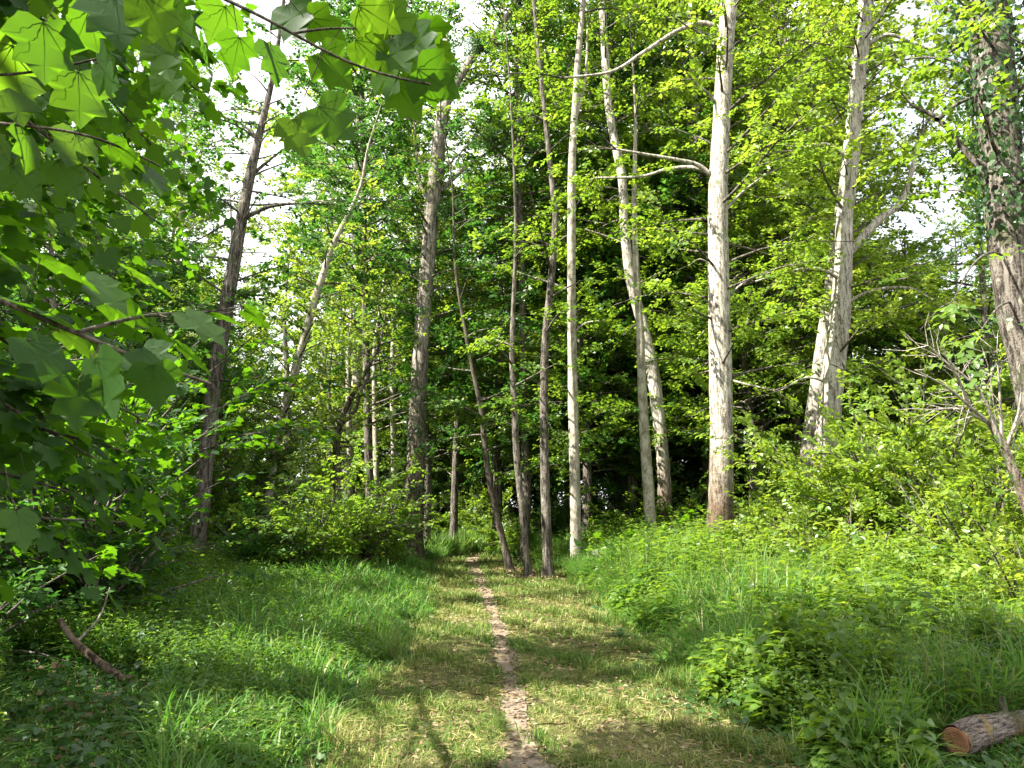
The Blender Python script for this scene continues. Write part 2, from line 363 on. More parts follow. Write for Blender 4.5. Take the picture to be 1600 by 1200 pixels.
# ------------------------------------------------------------------ where things stand
T_SPECS = []                               # filled below, built after the gaps are known
def spec(**k): T_SPECS.append(k)
spec(name='leaning_tree', label='dark leaning tree at the shaded grass edge, its upper trunk against white sky', Y=16.4, bark=B_BROWN, leaf=L_DEEP, top=16,
     pts=[(303, 908, 27), (318, 760, 25), (332, 620, 24), (347, 520, 23), (362, 430, 20), (378, 340, 18), (392, 270, 15), (408, 200, 11), (428, 110, 8)],
     br=[([(386, 338), (425, 322), (478, 317)], 8, 0), ([(392, 275), (415, 255), (440, 235)], 6, .4), ([(378, 345), (350, 352), (315, 372)], 5, -.4), ([(405, 215), (370, 190), (335, 180)], 5, .2)],
     crown=dict(z0=6.2, z1=15.5, rad=lambda t: 2.6 - 1.6 * t, n_limb=44, leaf=.12, tint=.3, gap=.4), see=.85)
spec(name='ivy_clad_tree', label='tall straight tree with a dark ivy covered lower trunk, bushy balls in its branches', Y=22, bark=B_GREY2, leaf=L_DEEP, top=22,
     pts=[(645, 880, 32), (648, 780, 31), (652, 650, 27), (658, 540, 25), (666, 440, 24), (674, 340, 24), (682, 260, 22), (690, 190, 20), (702, 150, 15), (742, 85, 11), (790, 30, 9)],
     br=[([(688, 298), (728, 262), (785, 222)], 8, 0), ([(690, 195), (694, 120), (700, 40)], 10, .3), ([(676, 330), (655, 280), (648, 200)], 7, .4), ([(742, 85), (775, 60), (830, 45)], 6, -.3)],
     crown=dict(z0=9, z1=21, rad=lambda t: 3.0 - 1.8 * t, n_limb=34, leaf=.115, tint=.4, gap=.36), see=.7, ivy=(0.1, 5, 1500))
spec(name='slender_tree', label='thin young tree standing in bright grass where the path bends away', Y=26, bark=B_BROWN, leaf=L_FRESH, top=10,
     pts=[(708, 862, 13), (710, 780, 12), (713, 700, 11), (715, 640, 9)], crown=dict(z0=4.2, z1=10, rad=lambda t: 2.4 - 1.2 * t, n_limb=18, leaf=.12), see=.8)
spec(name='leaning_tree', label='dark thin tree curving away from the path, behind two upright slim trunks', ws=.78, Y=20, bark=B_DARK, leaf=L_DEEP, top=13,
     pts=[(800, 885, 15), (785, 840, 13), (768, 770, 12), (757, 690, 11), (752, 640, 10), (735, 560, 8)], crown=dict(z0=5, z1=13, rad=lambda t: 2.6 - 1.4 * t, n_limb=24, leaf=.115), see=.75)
spec(name='slender_tree', label='slim dark tree beside the path, between the curving thin tree and the brown trunk', ws=.82, Y=17.8, bark=B_BROWN, leaf=L_FRESH, top=15,
     pts=[(827, 898, 14), (818, 820, 12), (808, 720, 12), (803, 620, 12), (800, 540, 10)], crown=dict(z0=5, z1=15, rad=lambda t: 2.4 - 1.4 * t, n_limb=26, leaf=.11, tint=.4), see=.75)
spec(name='forest_tree', label='upright tree with a reddish brown foot, next to the pale slim trunk by the path', ws=.82, Y=17.6, bark=B_BROWN, leaf=L_FRESH, top=18,
     pts=[(857, 900, 19), (854, 820, 18), (851, 720, 17), (850, 620, 16), (852, 530, 15), (862, 430, 14), (868, 340, 12), (862, 280, 10)], crown=dict(z0=7, z1=18, rad=lambda t: 2.8 - 1.7 * t, n_limb=26, leaf=.11), see=.8)
spec(name='slender_tree', label='straight pale slim trunk at the corner of the tall grass where the path narrows', Y=18.6, bark=B_SLIM, leaf=L_FRESH, top=21,
     pts=[(900, 893, 18), (899, 800, 16), (897, 700, 16), (895, 600, 15), (893, 480, 14), (893, 360, 13), (894, 250, 12), (900, 150, 10), (904, 80, 9)],
     br=[([(901, 180), (915, 120), (918, 40)], 6, .3), ([(897, 520), (915, 505), (945, 500)], 4, -.2)],
     crown=dict(z0=8.5, z1=20, rad=lambda t: 2.6 - 1.5 * t, n_limb=28, leaf=.11), see=.9)
spec(name='slender_tree', label='short lit pale trunk half hidden behind the slender curved tree', Y=19.3, bark=B_SLIM, leaf=L_FRESH, top=15,
     pts=[(1019, 855, 18), (1013, 760, 18), (1007, 680, 16), (1003, 600, 14), (1000, 520, 12)], crown=dict(z0=6.5, z1=15, rad=lambda t: 2.6 - 1.4 * t, n_limb=22, leaf=.11), see=.7)
spec(name='curved_tree', label='slender grey tree whose trunk curves in a long S up through the leaves', Y=20.5, bark=B_GREY, leaf=L_FRESH, top=21,
     pts=[(1036, 840, 22), (1038, 760, 22), (1030, 660, 20), (1020, 580, 20), (1005, 510, 18), (986, 440, 16), (976, 360, 15), (972, 280, 14), (958, 210, 13), (950, 150, 13), (945, 80, 12), (941, 10, 11)],
     crown=dict(z0=9.5, z1=21, rad=lambda t: 2.8 - 1.6 * t, n_limb=26, leaf=.11, tint=.6), see=.85)
spec(name='pale_tree', label='tall thick pale grey tree rising from the weeds, two bare branches reaching over the path', Y=15.5, bark=B_GREY, leaf=L_YELLOW, top=20,
     pts=[(1122, 875, 46), (1126, 800, 40), (1128, 700, 36), (1126, 600, 34), (1124, 500, 33), (1122, 400, 32), (1122, 300, 30), (1126, 220, 28), (1130, 140, 27), (1134, 70, 26), (1139, 0, 25)],
     br=[([(1112, 275), (1090, 258), (1060, 250), (1020, 243), (962, 233)], 8, -.15), ([(1112, 272), (1085, 262), (1045, 264), (1000, 276), (930, 278)], 8, .25),
         ([(1124, 45), (1095, 36), (1055, 50), (1005, 82), (955, 112), (880, 122)], 9, 0), ([(1121, 165), (1105, 145), (1085, 128)], 6, -.3),
         ([(1132, 330), (1160, 300), (1200, 270)], 5, -.2), ([(1130, 470), (1165, 440), (1205, 425)], 4, -.3), ([(1128, 590), (1165, 600), (1210, 610)], 4, -.5), ([(1118, 420), (1095, 405), (1075, 415)], 3, -.2)],
     crown=dict(z0=6.0, z1=19, rad=lambda t: 3.1 - 1.7 * t, n_limb=44, leaf=.115, tint=.55, gap=.34), see=.92, brleaf=.7)
spec(name='slender_tree', label='thin pale trunk standing in the gap just behind the thick pale grey tree', Y=24, bark=B_SLIM, leaf=L_FRESH, top=16,
     pts=[(1193, 790, 14), (1188, 650, 14), (1180, 560, 13), (1174, 460, 13), (1178, 400, 11)], crown=dict(z0=8.5, z1=16, rad=lambda t: 2.6 - 1.3 * t, n_limb=22, leaf=.12), see=.8)
spec(name='slender_tree', label='thin distant trunk with its upper stem showing beside the thin pale trunk', Y=27, bark=B_SLIM, leaf=L_FRESH, top=20,
     pts=[(1212, 800, 15), (1206, 640, 14), (1200, 480, 13), (1196, 380, 11), (1192, 260, 9)], crown=dict(z0=11, z1=20, rad=lambda t: 2.6 - 1.3 * t, n_limb=22, leaf=.12), see=.7)
spec(name='pale_tree', label='rough white barked trunk in full sun above the bushes, thick limb forking off high up', Y=17, bark=B_GREY, leaf=L_YELLOW, top=20,
     pts=[(1278, 850, 38), (1284, 760, 37), (1294, 660, 37), (1302, 580, 35), (1312, 500, 32), (1318, 420, 28), (1320, 340, 25), (1330, 240, 25), (1338, 150, 23), (1348, 60, 20), (1357, -10, 18)],
     br=[([(1322, 400), (1372, 345), (1408, 316), (1424, 268), (1434, 225)], 14, .2), ([(1344, 78), (1372, 60), (1395, 55), (1450, 76), (1500, 70)], 8, -.2), ([(1318, 440), (1280, 420), (1230, 425), (1180, 440)], 6, -.5),
         ([(1314, 480), (1360, 455), (1420, 450), (1460, 470)], 6, -.6), ([(1330, 250), (1290, 225), (1240, 235)], 6, -.3), ([(1352, 60), (1375, 25), (1400, -10)], 8, .3), ([(1300, 600), (1260, 590), (1220, 610)], 4, -.6)],
     crown=dict(z0=6.5, z1=19, rad=lambda t: 3.2 - 1.7 * t, n_limb=44, leaf=.115, tint=.55, gap=.34), see=.85, brleaf=.75)
spec(name='pale_tree', label='grey trunk in half shade standing close behind the rough white barked trunk', Y=18.6, bark=B_GREY, leaf=L_FRESH, top=15,
     pts=[(1254, 830, 26), (1262, 720, 25), (1272, 640, 23), (1282, 560, 21), (1290, 500, 18)], crown=dict(z0=7.5, z1=15, rad=lambda t: 2.6 - 1.3 * t, n_limb=22, leaf=.115), see=.8)
spec(name='ivy_clad_tree', label='big brown trunk at the edge of the view with ivy climbing its upper part', Y=9.5, bark=B_BROWN, leaf=L_FRESH, top=15,
     pts=[(1652, 790, 56), (1626, 660, 54), (1606, 560, 54), (1586, 470, 54), (1575, 380, 54), (1568, 290, 56), (1560, 200, 57), (1551, 110, 58), (1543, 30, 58)],
     br=[([(1545, 278), (1502, 228), (1466, 186), (1425, 165)], 11, .1), ([(1464, 187), (1492, 165), (1528, 148)], 9, .1), ([(1548, 150), (1500, 100), (1450, 90), (1400, 95)], 6, .4), ([(1550, 60), (1490, 20), (1440, -20)], 7, .4), ([(1572, 400), (1545, 395), (1515, 420), (1490, 470)], 4, -.9), ([(1575, 360), (1600, 350), (1640, 380)], 4, -.9), ([(1585, 470), (1560, 480), (1530, 520)], 4, -.9)],
     crown=dict(z0=7.2, z1=14, rad=lambda t: 2.6 - 1.0 * t, n_limb=24, leaf=.105, tint=.5), see=.8, ivy=(4.9, 12, 4200), brleaf=.5)
spec(name='slender_tree', label='pale leaning trunk among yellow green leaves behind the dark leaning tree', Y=20, bark=B_SLIM, leaf=L_YELLOW, top=13,
     pts=[(412, 840, 14), (432, 690, 13), (455, 600, 13), (475, 530, 13), (492, 470, 12), (508, 420, 10), (524, 375, 8)], crown=dict(z0=5, z1=10.5, rad=lambda t: 2.6 - 1.2 * t, n_limb=26, leaf=.11, tint=.55, gap=.34), see=.75)
spec(name='crooked_tree', label='small dark crooked tree forking low into bare bent branches among the leaves', Y=21, bark=B_DARK, leaf=L_YELLOW, top=8,
     pts=[(528, 790, 13), (526, 700, 11), (534, 655, 10), (552, 615, 8), (580, 565, 6)],
     br=[([(527, 690), (516, 640), (514, 590)], 7, .2), ([(532, 665), (556, 640), (566, 605), (596, 585)], 6, -.2), ([(528, 690), (545, 690), (510, 670)], 4, .1)], crown=dict(z0=4.2, z1=8, rad=lambda t: 2.2 - 1. * t, n_limb=16, leaf=.11, tint=.5), see=.75)
for px, Y, h, lab in ((588, 27, 12, 'pale thin stem in shade between the crooked tree and the ivy covered trunk'), (547, 30, 11, 'pale straight stem standing just behind the crooked forking tree'), (616, 32, 14, 'thin grey stem right against the ivy covered trunk, farther off')):
    spec(name='slender_tree', label=lab, Y=Y, bark=B_SLIM, leaf=L_FRESH, top=h, pts=[(px, 800, 10), (px - 1, 700, 9), (px - 3, 600, 8), (px - 2, 540, 7)], crown=dict(z0=5, z1=h, rad=lambda t: 2.2 - t, n_limb=14, leaf=.12), see=.7)
for px, Y, h, lab in ((925, 26, 19, 'dark thin trunk in deep shade just behind the straight pale slim trunk'), (960, 31, 19, 'dark thin trunk deep in the wood between the slim and the curved tree'), (1085, 27, 20, 'dark trunk in shade between the curved tree and the thick pale tree'), (985, 36, 20, 'faint far trunk in the dark gap before the half hidden pale trunk')):
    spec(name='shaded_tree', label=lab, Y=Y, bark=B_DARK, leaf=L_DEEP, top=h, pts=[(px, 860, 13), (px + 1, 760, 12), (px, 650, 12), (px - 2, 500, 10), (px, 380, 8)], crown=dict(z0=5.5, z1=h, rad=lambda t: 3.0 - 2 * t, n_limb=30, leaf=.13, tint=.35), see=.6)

for px, Y, top, z0, rad, lm, tint, lab, nl in ((575, 24, 23, 3.5, 3.7, L_DEEP, .6, 'dense fine leaved tree between the dark leaning tree and the ivy covered trunk', 90), (450, 24, 9.5, 1.5, 3.2, L_YELLOW, .5, 'sunlit yellow green tree low behind the dark leaning tree', 50),
        (775, 25.5, 13.2, 2.0, 3.4, L_FRESH, .75, 'bright green round crowned tree beside the ivy covered trunk, closing the path', 60), (1245, 22, 19, 3.5, 3.4, L_FRESH, .6, 'leafy green tree filling the gap between the two thick pale trunks', 64), (1420, 23, 9.6, 1.5, 3.4, L_DEEP, .5, 'dark leafy tree under the bright sky gap behind the bushes', 50),
        (820, 23, 21, 9.5, 3.2, L_FRESH, .5, 'high leafy crown over the bend of the path', 50), (665, 24.5, 8.5, 2.5, 2.6, L_FRESH, .4, 'small leafy tree right behind the ivy covered trunk', 34), (350, 21, 11, 2, 3., L_YELLOW, .4, 'leafy yellow green tree behind the upper part of the dark leaning tree', 46), (70, 14.5, 10, 1.5, 3.2, L_DEEP, .45, 'dark leafy tree deep in shade behind the tall sapling at the edge', 50), (190, 18, 12, 1.5, 3.4, L_DEEP, .5, 'dark leafy tree in shade behind the slim tall sapling', 54), (275, 24, 9, 1.5, 3.2, L_FRESH, .4, 'leafy tree behind the dark bushes beyond the overhanging boughs', 46), (1175, 21, 10, 1.2, 3.0, L_FRESH, .5, 'low leafy tree in the gap just past the thick pale grey tree', 50), (985, 23.5, 9, 1.2, 3.0, L_DEEP, .5, 'low leafy tree behind the half hidden pale trunk', 50), (915, 22.5, 7.5, 1.2, 2.6, L_FRESH, .4, 'low leafy tree right behind the straight pale slim trunk', 40), (1545, 19, 14, 2.5, 3.2, L_YELLOW, .5, 'sunlit leafy tree behind the big ivy covered trunk', 50)):
    spec(name='leafy_tree', label=lab, Y=Y, bark=B_BROWN, leaf=lm, top=top, pts=[(px, 850, 15), (px + 3, 760, 14), (px, 680, 13)], crown=dict(z0=z0 + 2, z1=top, rad=lambda t, a=rad: a * (1.05 - .65 * t ** 1.5), n_limb=nl, leaf=.115, tint=tint, filt=1 if px < 800 else 2), see=0)
for sp in T_SPECS: TRUNKS.append((sp['pts'], sp['Y'], sp['see'] * (1 if sp['name'] in ('pale_tree', 'ivy_clad_tree', 'leaning_tree') else .35 if sp.get('ws') else .5 if sp['name'] == 'slender_tree' else .72)))
VIEW += [(322, 740, 30, 200, 2, 16, .9), (345, 540, 22, 120, 2, 16, .6), (405, 330, 62, 135, 4, 90, .64), (340, 215, 55, 50, 6, 90, .4), (300, 25, 45, 45, 3, 90, .65), (500, 290, 40, 25, 8, 90, .5), (652, 240, 18, 75, 6, 90, .9), (735, 255, 75, 45, 6, 90, .6), (745, 25, 25, 50, 6, 90, .85), (690, 350, 40, 50, 6, 90, .4),
         (1435, 320, 75, 100, 6, 90, .85), (1420, 150, 60, 70, 8, 90, .35), (1500, 400, 40, 60, 8, 90, .6), (850, 230, 30, 40, 8, 90, .35)]
def sunny_px(px, py, r, pr=.98): SUNNY.append((G(px, py), r, pr))
for px, py, r in ((540, 1165, .75), (620, 1160, .75), (690, 1160, .75), (745, 1165, .6), (830, 1125, .6), (880, 1110, .7), (960, 1105, .75), (1040, 1105, .75), (1100, 1100, .7), (940, 1130, .5), (690, 968, .6), (840, 966, .5), (910, 962, .5), (720, 925, .7), (830, 918, .6), (740, 905, .7), (760, 890, .8), (730, 872, .9), (560, 930, 1.0), (620, 915, .9), (470, 950, .8), (1020, 1040, .4), (760, 995, .35), (1130, 1080, .5), (530, 1060, .3)): sunny_px(px, py, r)
for sp in T_SPECS:
    if sp['name'] in ('pale_tree', 'curved_tree'):
        for q in sp['pts'][3::2]: SUNNY.append((W(q[0], q[1], sp['Y']), .7, .95 if 'white' in sp['label'] else .75))
SUNNY += [(W(px, py, Y), r, .8) for px, py, Y, r in ((1250, 780, 13, 1.3), (1400, 720, 12, 1.6), (1500, 800, 10, 1.4), (1550, 900, 8, 1.0), (1420, 900, 9, 1.0), (1300, 870, 11, 1.0), (1200, 880, 12, .9), (1080, 880, 13, .9), (980, 900, 15, .8), (1000, 790, 16, .7), (480, 760, 15.3, .8), (450, 480, 20, 1.6), (720, 850, 27, 3.6), (690, 855, 24.5, 2.4), (740, 850, 28, 3), (900, 840, 18.5, .7), (898, 600, 18.5, .7), (1015, 780, 19, .8), (1190, 480, 20.5, 1.6), (1220, 620, 20.5, 1.6), (1170, 700, 20, 1.4), (1070, 720, 20, 1.2), (960, 800, 22, 1.2))]
SUNNY += [(W(px, py, Y), .6, 1.) for px, py, Y in ((60, 65, 1.7), (310, 90, 2.0), (430, 95, 2.0), (515, 190, 1.9), (640, 60, 2.15), (610, 75, 2.1))] + [(W(385, 500, 2.3), .3, 1.)]

SUNNY += [(W(rng.uniform(20, 330), rng.uniform(560, 900), rng.uniform(6, 12)), .4, .9) for _ in range(12)]
# ------------------------------------------------------------------ ground, mown strip, footpath
def axis(a, b, step, far):
    near = np.arange(a, b + 1e-6, step); g = []; d, x = step, 0
    while x < far: d *= 1.35; x += d; g.append(x)
    g = np.array(g); return np.r_[(a - g)[::-1], near, b + g]
def sheet(name, xs, ys, m, off=0):
    mb = MB(); X, Y = np.meshgrid(xs, ys, indexing='ij'); Z = gz(X, Y) + off
    i, j = np.meshgrid(np.arange(len(xs) - 1), np.arange(len(ys) - 1), indexing='ij'); n = len(ys)
    mb.add(np.stack([X, Y, Z], -1), [np.stack([i * n + j, (i + 1) * n + j, (i + 1) * n + j + 1, i * n + j + 1], -1).reshape(-1, 4)])
    return tag(mb.build(name, m, smooth=True), kind='structure')
def soil_mat(name, cols, s1, s2, bump=.4):
    m, n, b, out = mat(name)
    f = math_(n, 'ADD', math_(n, 'MULTIPLY', noise(n, s1, 6, .7), .55), math_(n, 'MULTIPLY', noise(n, s2, 5, .75), .45))
    n.links.new(ramp(n, [(.34 + .32 * i / (len(cols) - 1), c) for i, c in enumerate(cols)], f), b.inputs['Base Color']); b.inputs['Roughness'].default_value = .95
    b.inputs['Specular IOR Level'].default_value = .15
    bp = n.nodes.new('ShaderNodeBump'); bp.inputs['Strength'].default_value = bump; bp.inputs['Distance'].default_value = .04
    n.links.new(f, bp.inputs['Height']); n.links.new(bp.outputs[0], b.inputs['Normal']); return m
M_SOIL = soil_mat('woodland_soil', [(.03, .022, .014), (.06, .045, .026), (.045, .06, .02), (.12, .09, .055)], 1.4, 22)
M_TURFG = soil_mat('mown_turf', [(.04, .035, .02), (.075, .07, .03), (.10, .10, .035), (.17, .14, .07)], 1.1, 30)
M_DIRT = soil_mat('trodden_earth', [(.07, .052, .036), (.145, .112, .08), (.225, .18, .135), (.33, .275, .21)], 3.5, 40, .8)
sheet('ground', axis(-12, 12, .4, 300), axis(-3, 34, .4, 300), M_SOIL)
EY = np.array([-4, 2, 4.7, 6.2, 9.1, 12.8, 17.5, 21, 24, 27, 30])
EL = np.array([-1.4, -1.35, -1.25, -1.2, -1.15, -1.35, -1.85, -2.1, -2.3, -3.2, -5.0])
ER = np.array([1.8, 1.75, 1.7, 1.65, 1.6, 1.45, 1.45, .6, -.2, -1.0, -2.4])
pc = np.array([G(px, py) for px, py in ((818, 1200), (806, 1120), (795, 1060), (783, 1000), (768, 955), (752, 915), (742, 890), (735, 876))])
PY = np.r_[-4, 2, pc[:, 1]]; PX = np.r_[.1, .09, pc[:, 0]]
def xl(y): return np.interp(y, EY, EL) + .10 * np.sin(y * 1.7) + .06 * np.sin(y * 4.1)
def xr(y): return np.interp(y, EY, ER) + .10 * np.sin(y * 1.4 + 1) + .06 * np.sin(y * 3.7)
def pxc(y): return np.interp(y, PY, PX) + .012 * np.sin(y * 1.9)
def pw(y): return np.interp(y, [2, 5, 9, 14, 20, 25], [.12, .11, .09, .115, .20, .24]) * (1 + .25 * np.sin(y * 2.3) * np.sin(y * .9))
def ribbon(name, y0, y1, step, fa, fb, m, off, k=10, jag=0):
    ys = np.arange(y0, y1, step); mb = MB(); a, b = fa(ys), fb(ys)
    if jag: a = a + rng.normal(0, jag, len(ys)); b = b + rng.normal(0, jag, len(ys))
    t = np.linspace(0, 1, k); X = a[:, None] * (1 - t) + b[:, None] * t; Y = np.repeat(ys[:, None], k, 1)
    i, j = np.meshgrid(np.arange(len(ys) - 1), np.arange(k - 1), indexing='ij')
    mb.add(np.stack([X, Y, gz(X, Y) + off], -1), [np.stack([i * k + j, i * k + j + 1, (i + 1) * k + j + 1, (i + 1) * k + j], -1).reshape(-1, 4)])
    return tag(mb.build(name, m, smooth=True), kind='structure')
ribbon('mown_strip', -3, 29, .25, xl, xr, M_TURFG, .014, 12)
ribbon('footpath', -3, 26, .12, lambda y: pxc(y) - pw(y), lambda y: pxc(y) + pw(y), M_DIRT, .024, 5, .025)

# ------------------------------------------------------------------ trees standing in view
def ivy_on(mb, s, r, z0, z1, n, spread=.10, leaf=.075):
    L = np.where((s[:, 2] > z0) & (s[:, 2] < z1))[0]; i = rng.choice(L, n); a = rng.uniform(0, 2 * math.pi, n) + np.sin(s[i, 2] * 1.3) * .6
    d = np.stack([np.cos(a), np.sin(a), np.zeros(n)], 1); w_ = rng.exponential(spread, n) + .01
    P = s[i] + d * (r[i] + w_)[:, None] + rng.normal(0, .08, (n, 3))
    leaves(mb, P, np.stack([rng.normal(0, .5, n), rng.normal(0, .5, n), -np.ones(n)], 1), d + rng.normal(0, .45, (n, 3)), leaf * rng.uniform(.6, 1.3, n), IVY, 0, np.clip(rng.normal(.4, .2, n), 0, 1))
def build_tree(sp):
    global WS
    if sp['top'] >= 18 and sp['Y'] > 14: sp['top'] += 4; sp['crown']['z1'] += 3.5; sp['crown']['n_limb'] = int(sp['crown']['n_limb'] * 1.2)
    WS = sp.get('ws', 1.0)
    P, r = px_path(sp['pts'], sp['Y'], True, sp['top']); s, rr = dense(P, r); rr = flare(rr, len(rr), 5, .75); base = P[0].copy(); base[2] = float(gz(base[0], base[1]))
    root = empty(sp['name'], base, sp['label'], 'tree', sp.get('group'))
    t = MB(); tube(t, s, rr, 14, 0, .05); t.build('trunk', sp['bark'], root, base, True)
    fol, tw = MB(), MB(); c = dict(sp['crown']); leaf = c['leaf']; tint = c.get('tint', .5)
    for pts, wpx, dy in sp.get('br', []):
        q = np.array([W(x, y, sp['Y'] + dy * k / 2) for k, (x, y) in enumerate(pts)]); q = smooth_path(q, 5)
        rad = wpx * .5 * sp['Y'] / FPX * 1.1; b = MB(); ln = np.linalg.norm(np.diff(q, axis=0), axis=1).sum()
        tube(b, q, np.linspace(rad, rad * .4, len(q)), 8, 0, .05); b.build('branch', sp['bark'], root, base, True)
        if rng.random() < 2: dress(fol, q, rad, start=.5 if sp.get('brleaf') else .35, side_len=.4, step=.22, leaf=leaf, tint=tint + .05, bark=None, spray_len=.6, L=14)
        e = q[-1]; d = nrm(q[-1] - q[-3])
        for k in range(3):
            az = math.atan2(d[1], d[0]) + rng.normal(0, .6); p2 = limb_path(e, az, math.asin(np.clip(d[2], -.9, .9)) + rng.normal(.1, .3), rng.uniform(.8, 1.6) * (1 + ln * .1), .3)
            dress(fol, p2, rad * .35, leaf=leaf, tint=tint, bark=tw, spray_len=.6)
    c['n_limb'] = int(c['n_limb'] * 1.9); c['leaf'] *= 1.06; c.setdefault('L', 26); c['z0'] = max(2.5, c['z0'] - 2.0); c.setdefault('gap', .3); c.setdefault('step', .26)
    crown(fol, tw, s, rr, **c)
    fol.merge(tw, 1); fol.build('crown', [sp['leaf'], B_BROWN], root, base)
    if 'ivy' in sp:
        iv = MB(); ivy_on(iv, s, rr, *sp['ivy']); iv.build('ivy', L_IVY, root, base)
    return root, s, rr, base
BUILT = [build_tree(sp) for sp in T_SPECS]

# balls of mistletoe hanging in the ivy clad tree
for px, py, rad, lab in ((707, 330, 22, 'dark round mistletoe ball close against the tall ivy clad trunk'), (772, 218, 30, 'wide dark mistletoe ball on the slanting branch over the path'), (748, 68, 24, 'dark mistletoe ball highest in the tree, near the bent top')):
    c = W(px, py, 21.8); rm = rad * 21.8 / FPX; root = empty('mistletoe', c, lab, 'mistletoe', 'mistletoe balls in the tree'); m, tw = MB(), MB(); n = 2600
    d = nrm(rng.normal(size=(n, 3))); P = c + d * rm * (rng.random((n, 1)) ** .45) * (1 + .2 * np.sin(d[:, :1] * 5))
    leaves(m, P, d + rng.normal(0, .5, (n, 3)), rng.normal(size=(n, 3)), .07 * rng.uniform(.7, 1.2, n), SLIM, 0, np.clip(rng.normal(.25, .15, n), 0, 1))
    for k in range(60):
        v = nrm(rng.normal(size=3)); tube(tw, np.array([c, c + v * rm * .5 + rng.normal(0, .04, 3), c + v * rm * .95]), [.012, .008, .004], 3)
    m.build('foliage', L_DEEP, root, c); tw.build('stems', B_DARK, root, c)

# ------------------------------------------------------------------ shrubs and saplings
def shrub(name, label, x, y, h, rad, leafm, n_stem=16, leaf=.09, tint=.5, tmpl=OVAL, L=12, flat=.7, spray=.45, bark=B_BROWN, filt=2, cat='shrub', group=None, el=(35, 80), gap=.22, step=.2, base=None):
    b = np.array([x, y, float(gz(x, y))]) if base is None else np.array(base, float); root = empty(name, b, label, cat, group); fol, tw = MB(), MB()
    for i in range(n_stem):
        e = R(rng.uniform(*el)); ln = h * rng.uniform(.65, 1.1) if e > R(55) else rad * rng.uniform(.8, 1.2)
        p = limb_path(b + rng.normal(0, .12, 3) * [1, 1, 0], i * PHI + rng.normal(0, .3), e, ln, rng.uniform(.2, 1.0), 7)
        p[:, 2] = np.maximum(p[:, 2], b[2] + .05)
        dress(fol, p, .012 + .006 * h, start=.12, step=step, side_len=.42, spray_len=spray, L=L, leaf=leaf, tmpl=tmpl, tint=np.clip(tint + rng.normal(0, .1), 0, 1), flat=flat, filt=filt, bark=tw, gap=gap)
    fol.build('foliage', leafm, root, b); tw.build('stems', bark, root, b); return root
def at(px, Y): return (px - 800) / FPX * Y * 1.02, Y
SH = [  # px, Y, height, spread, material, leaf, tint, label
    (1335, 13.6, 2.7, 1.7, L_YELLOW, .09, .65, 'sunlit bush pressed against the foot of the rough white barked trunk'), (1470, 11.6, 2.9, 1.7, L_YELLOW, .09, .7, 'bright rounded bush just below the bare grey twigs'), (1185, 14.0, 1.5, 1.2, L_YELLOW, .085, .55, 'low bright bush just past the foot of the thick pale grey tree'),
    (1400, 12.5, 3.7, 2.1, L_YELLOW, .09, .6, 'big sunlit yellow green bush in front of the rough white barked trunk'),
    (1225, 13.5, 1.9, 1.5, L_YELLOW, .085, .5, 'low spreading sunlit bush beside the foot of the thick pale grey tree'),
    (1290, 12, 1.9, 1.4, L_YELLOW, .08, .65, 'bright low bush between the two thick pale trunks'),
    (1510, 10.3, 2.3, 1.5, L_YELLOW, .08, .65, 'bright yellow green bush below the bare leaning stem'),
    (1560, 8.2, 1.35, 1.1, L_YELLOW, .075, .75, 'yellowish sunlit bush at the edge of the view beyond the cut log'),
    (1440, 9.5, 1.35, 1.2, L_FRESH, .075, .6, 'low leafy bush in the weeds before the big yellow green bush'),
    (1340, 10.5, 1.2, 1.1, L_YELLOW, .075, .45, 'knee high sunlit bush in the middle of the tall weeds'),
    (1640, 11.5, 3.2, 1.8, L_FRESH, .09, .5, 'tall green bush under the big ivy covered trunk'),
    (1480, 15, 3.8, 2.1, L_FRESH, .095, .45, 'tall dark green bush rising behind the bare grey twigs'),
    (1180, 19, 2.4, 1.6, L_FRESH, .095, .4, 'shaded bush behind the thick pale grey tree'),
    (1070, 20, 2.0, 1.4, L_FRESH, .095, .4, 'shaded bush at the foot of the curved tree'),
    (505, 15.5, 2.5, 1.9, L_YELLOW, .085, .35, 'flat topped bush with a sunlit upper layer over dark shade'),
    (585, 17.5, 2.6, 1.6, L_YELLOW, .085, .3, 'bush with lit upper sprays beside the ivy covered trunk'),
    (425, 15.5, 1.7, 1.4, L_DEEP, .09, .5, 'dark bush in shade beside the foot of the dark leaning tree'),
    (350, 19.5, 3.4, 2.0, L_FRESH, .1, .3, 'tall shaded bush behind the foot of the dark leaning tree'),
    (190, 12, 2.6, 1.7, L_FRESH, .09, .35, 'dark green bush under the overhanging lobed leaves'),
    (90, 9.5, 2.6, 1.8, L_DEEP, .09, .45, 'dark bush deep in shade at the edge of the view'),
    (40, 9.4, 1.3, 1.2, L_DEEP, .08, .5, 'low shaded bush above the fallen branch'),
    (-60, 7.2, 1.5, 1.1, L_DEEP, .08, .5, 'shaded low bush nearest the corner with the fallen branch'),
    (760, 29, 2.1, 2.0, L_YELLOW, .1, .55, 'bright bush closing the view where the path bends'),
    (640, 29, 2.6, 1.8, L_FRESH, .1, .5, 'green bush in shade beyond the ivy covered trunk'),
    (880, 25, 2.2, 1.8, L_DEEP, .1, .45, 'dark bush in shade behind the reddish brown trunk'),
    (960, 24, 2.4, 1.7, L_DEEP, .1, .4, 'dark bush between the slim trunk and the curved tree'),
    (820, 24.5, 1.6, 1.5, L_FRESH, .1, .45, 'low bush behind the curving thin tree')]
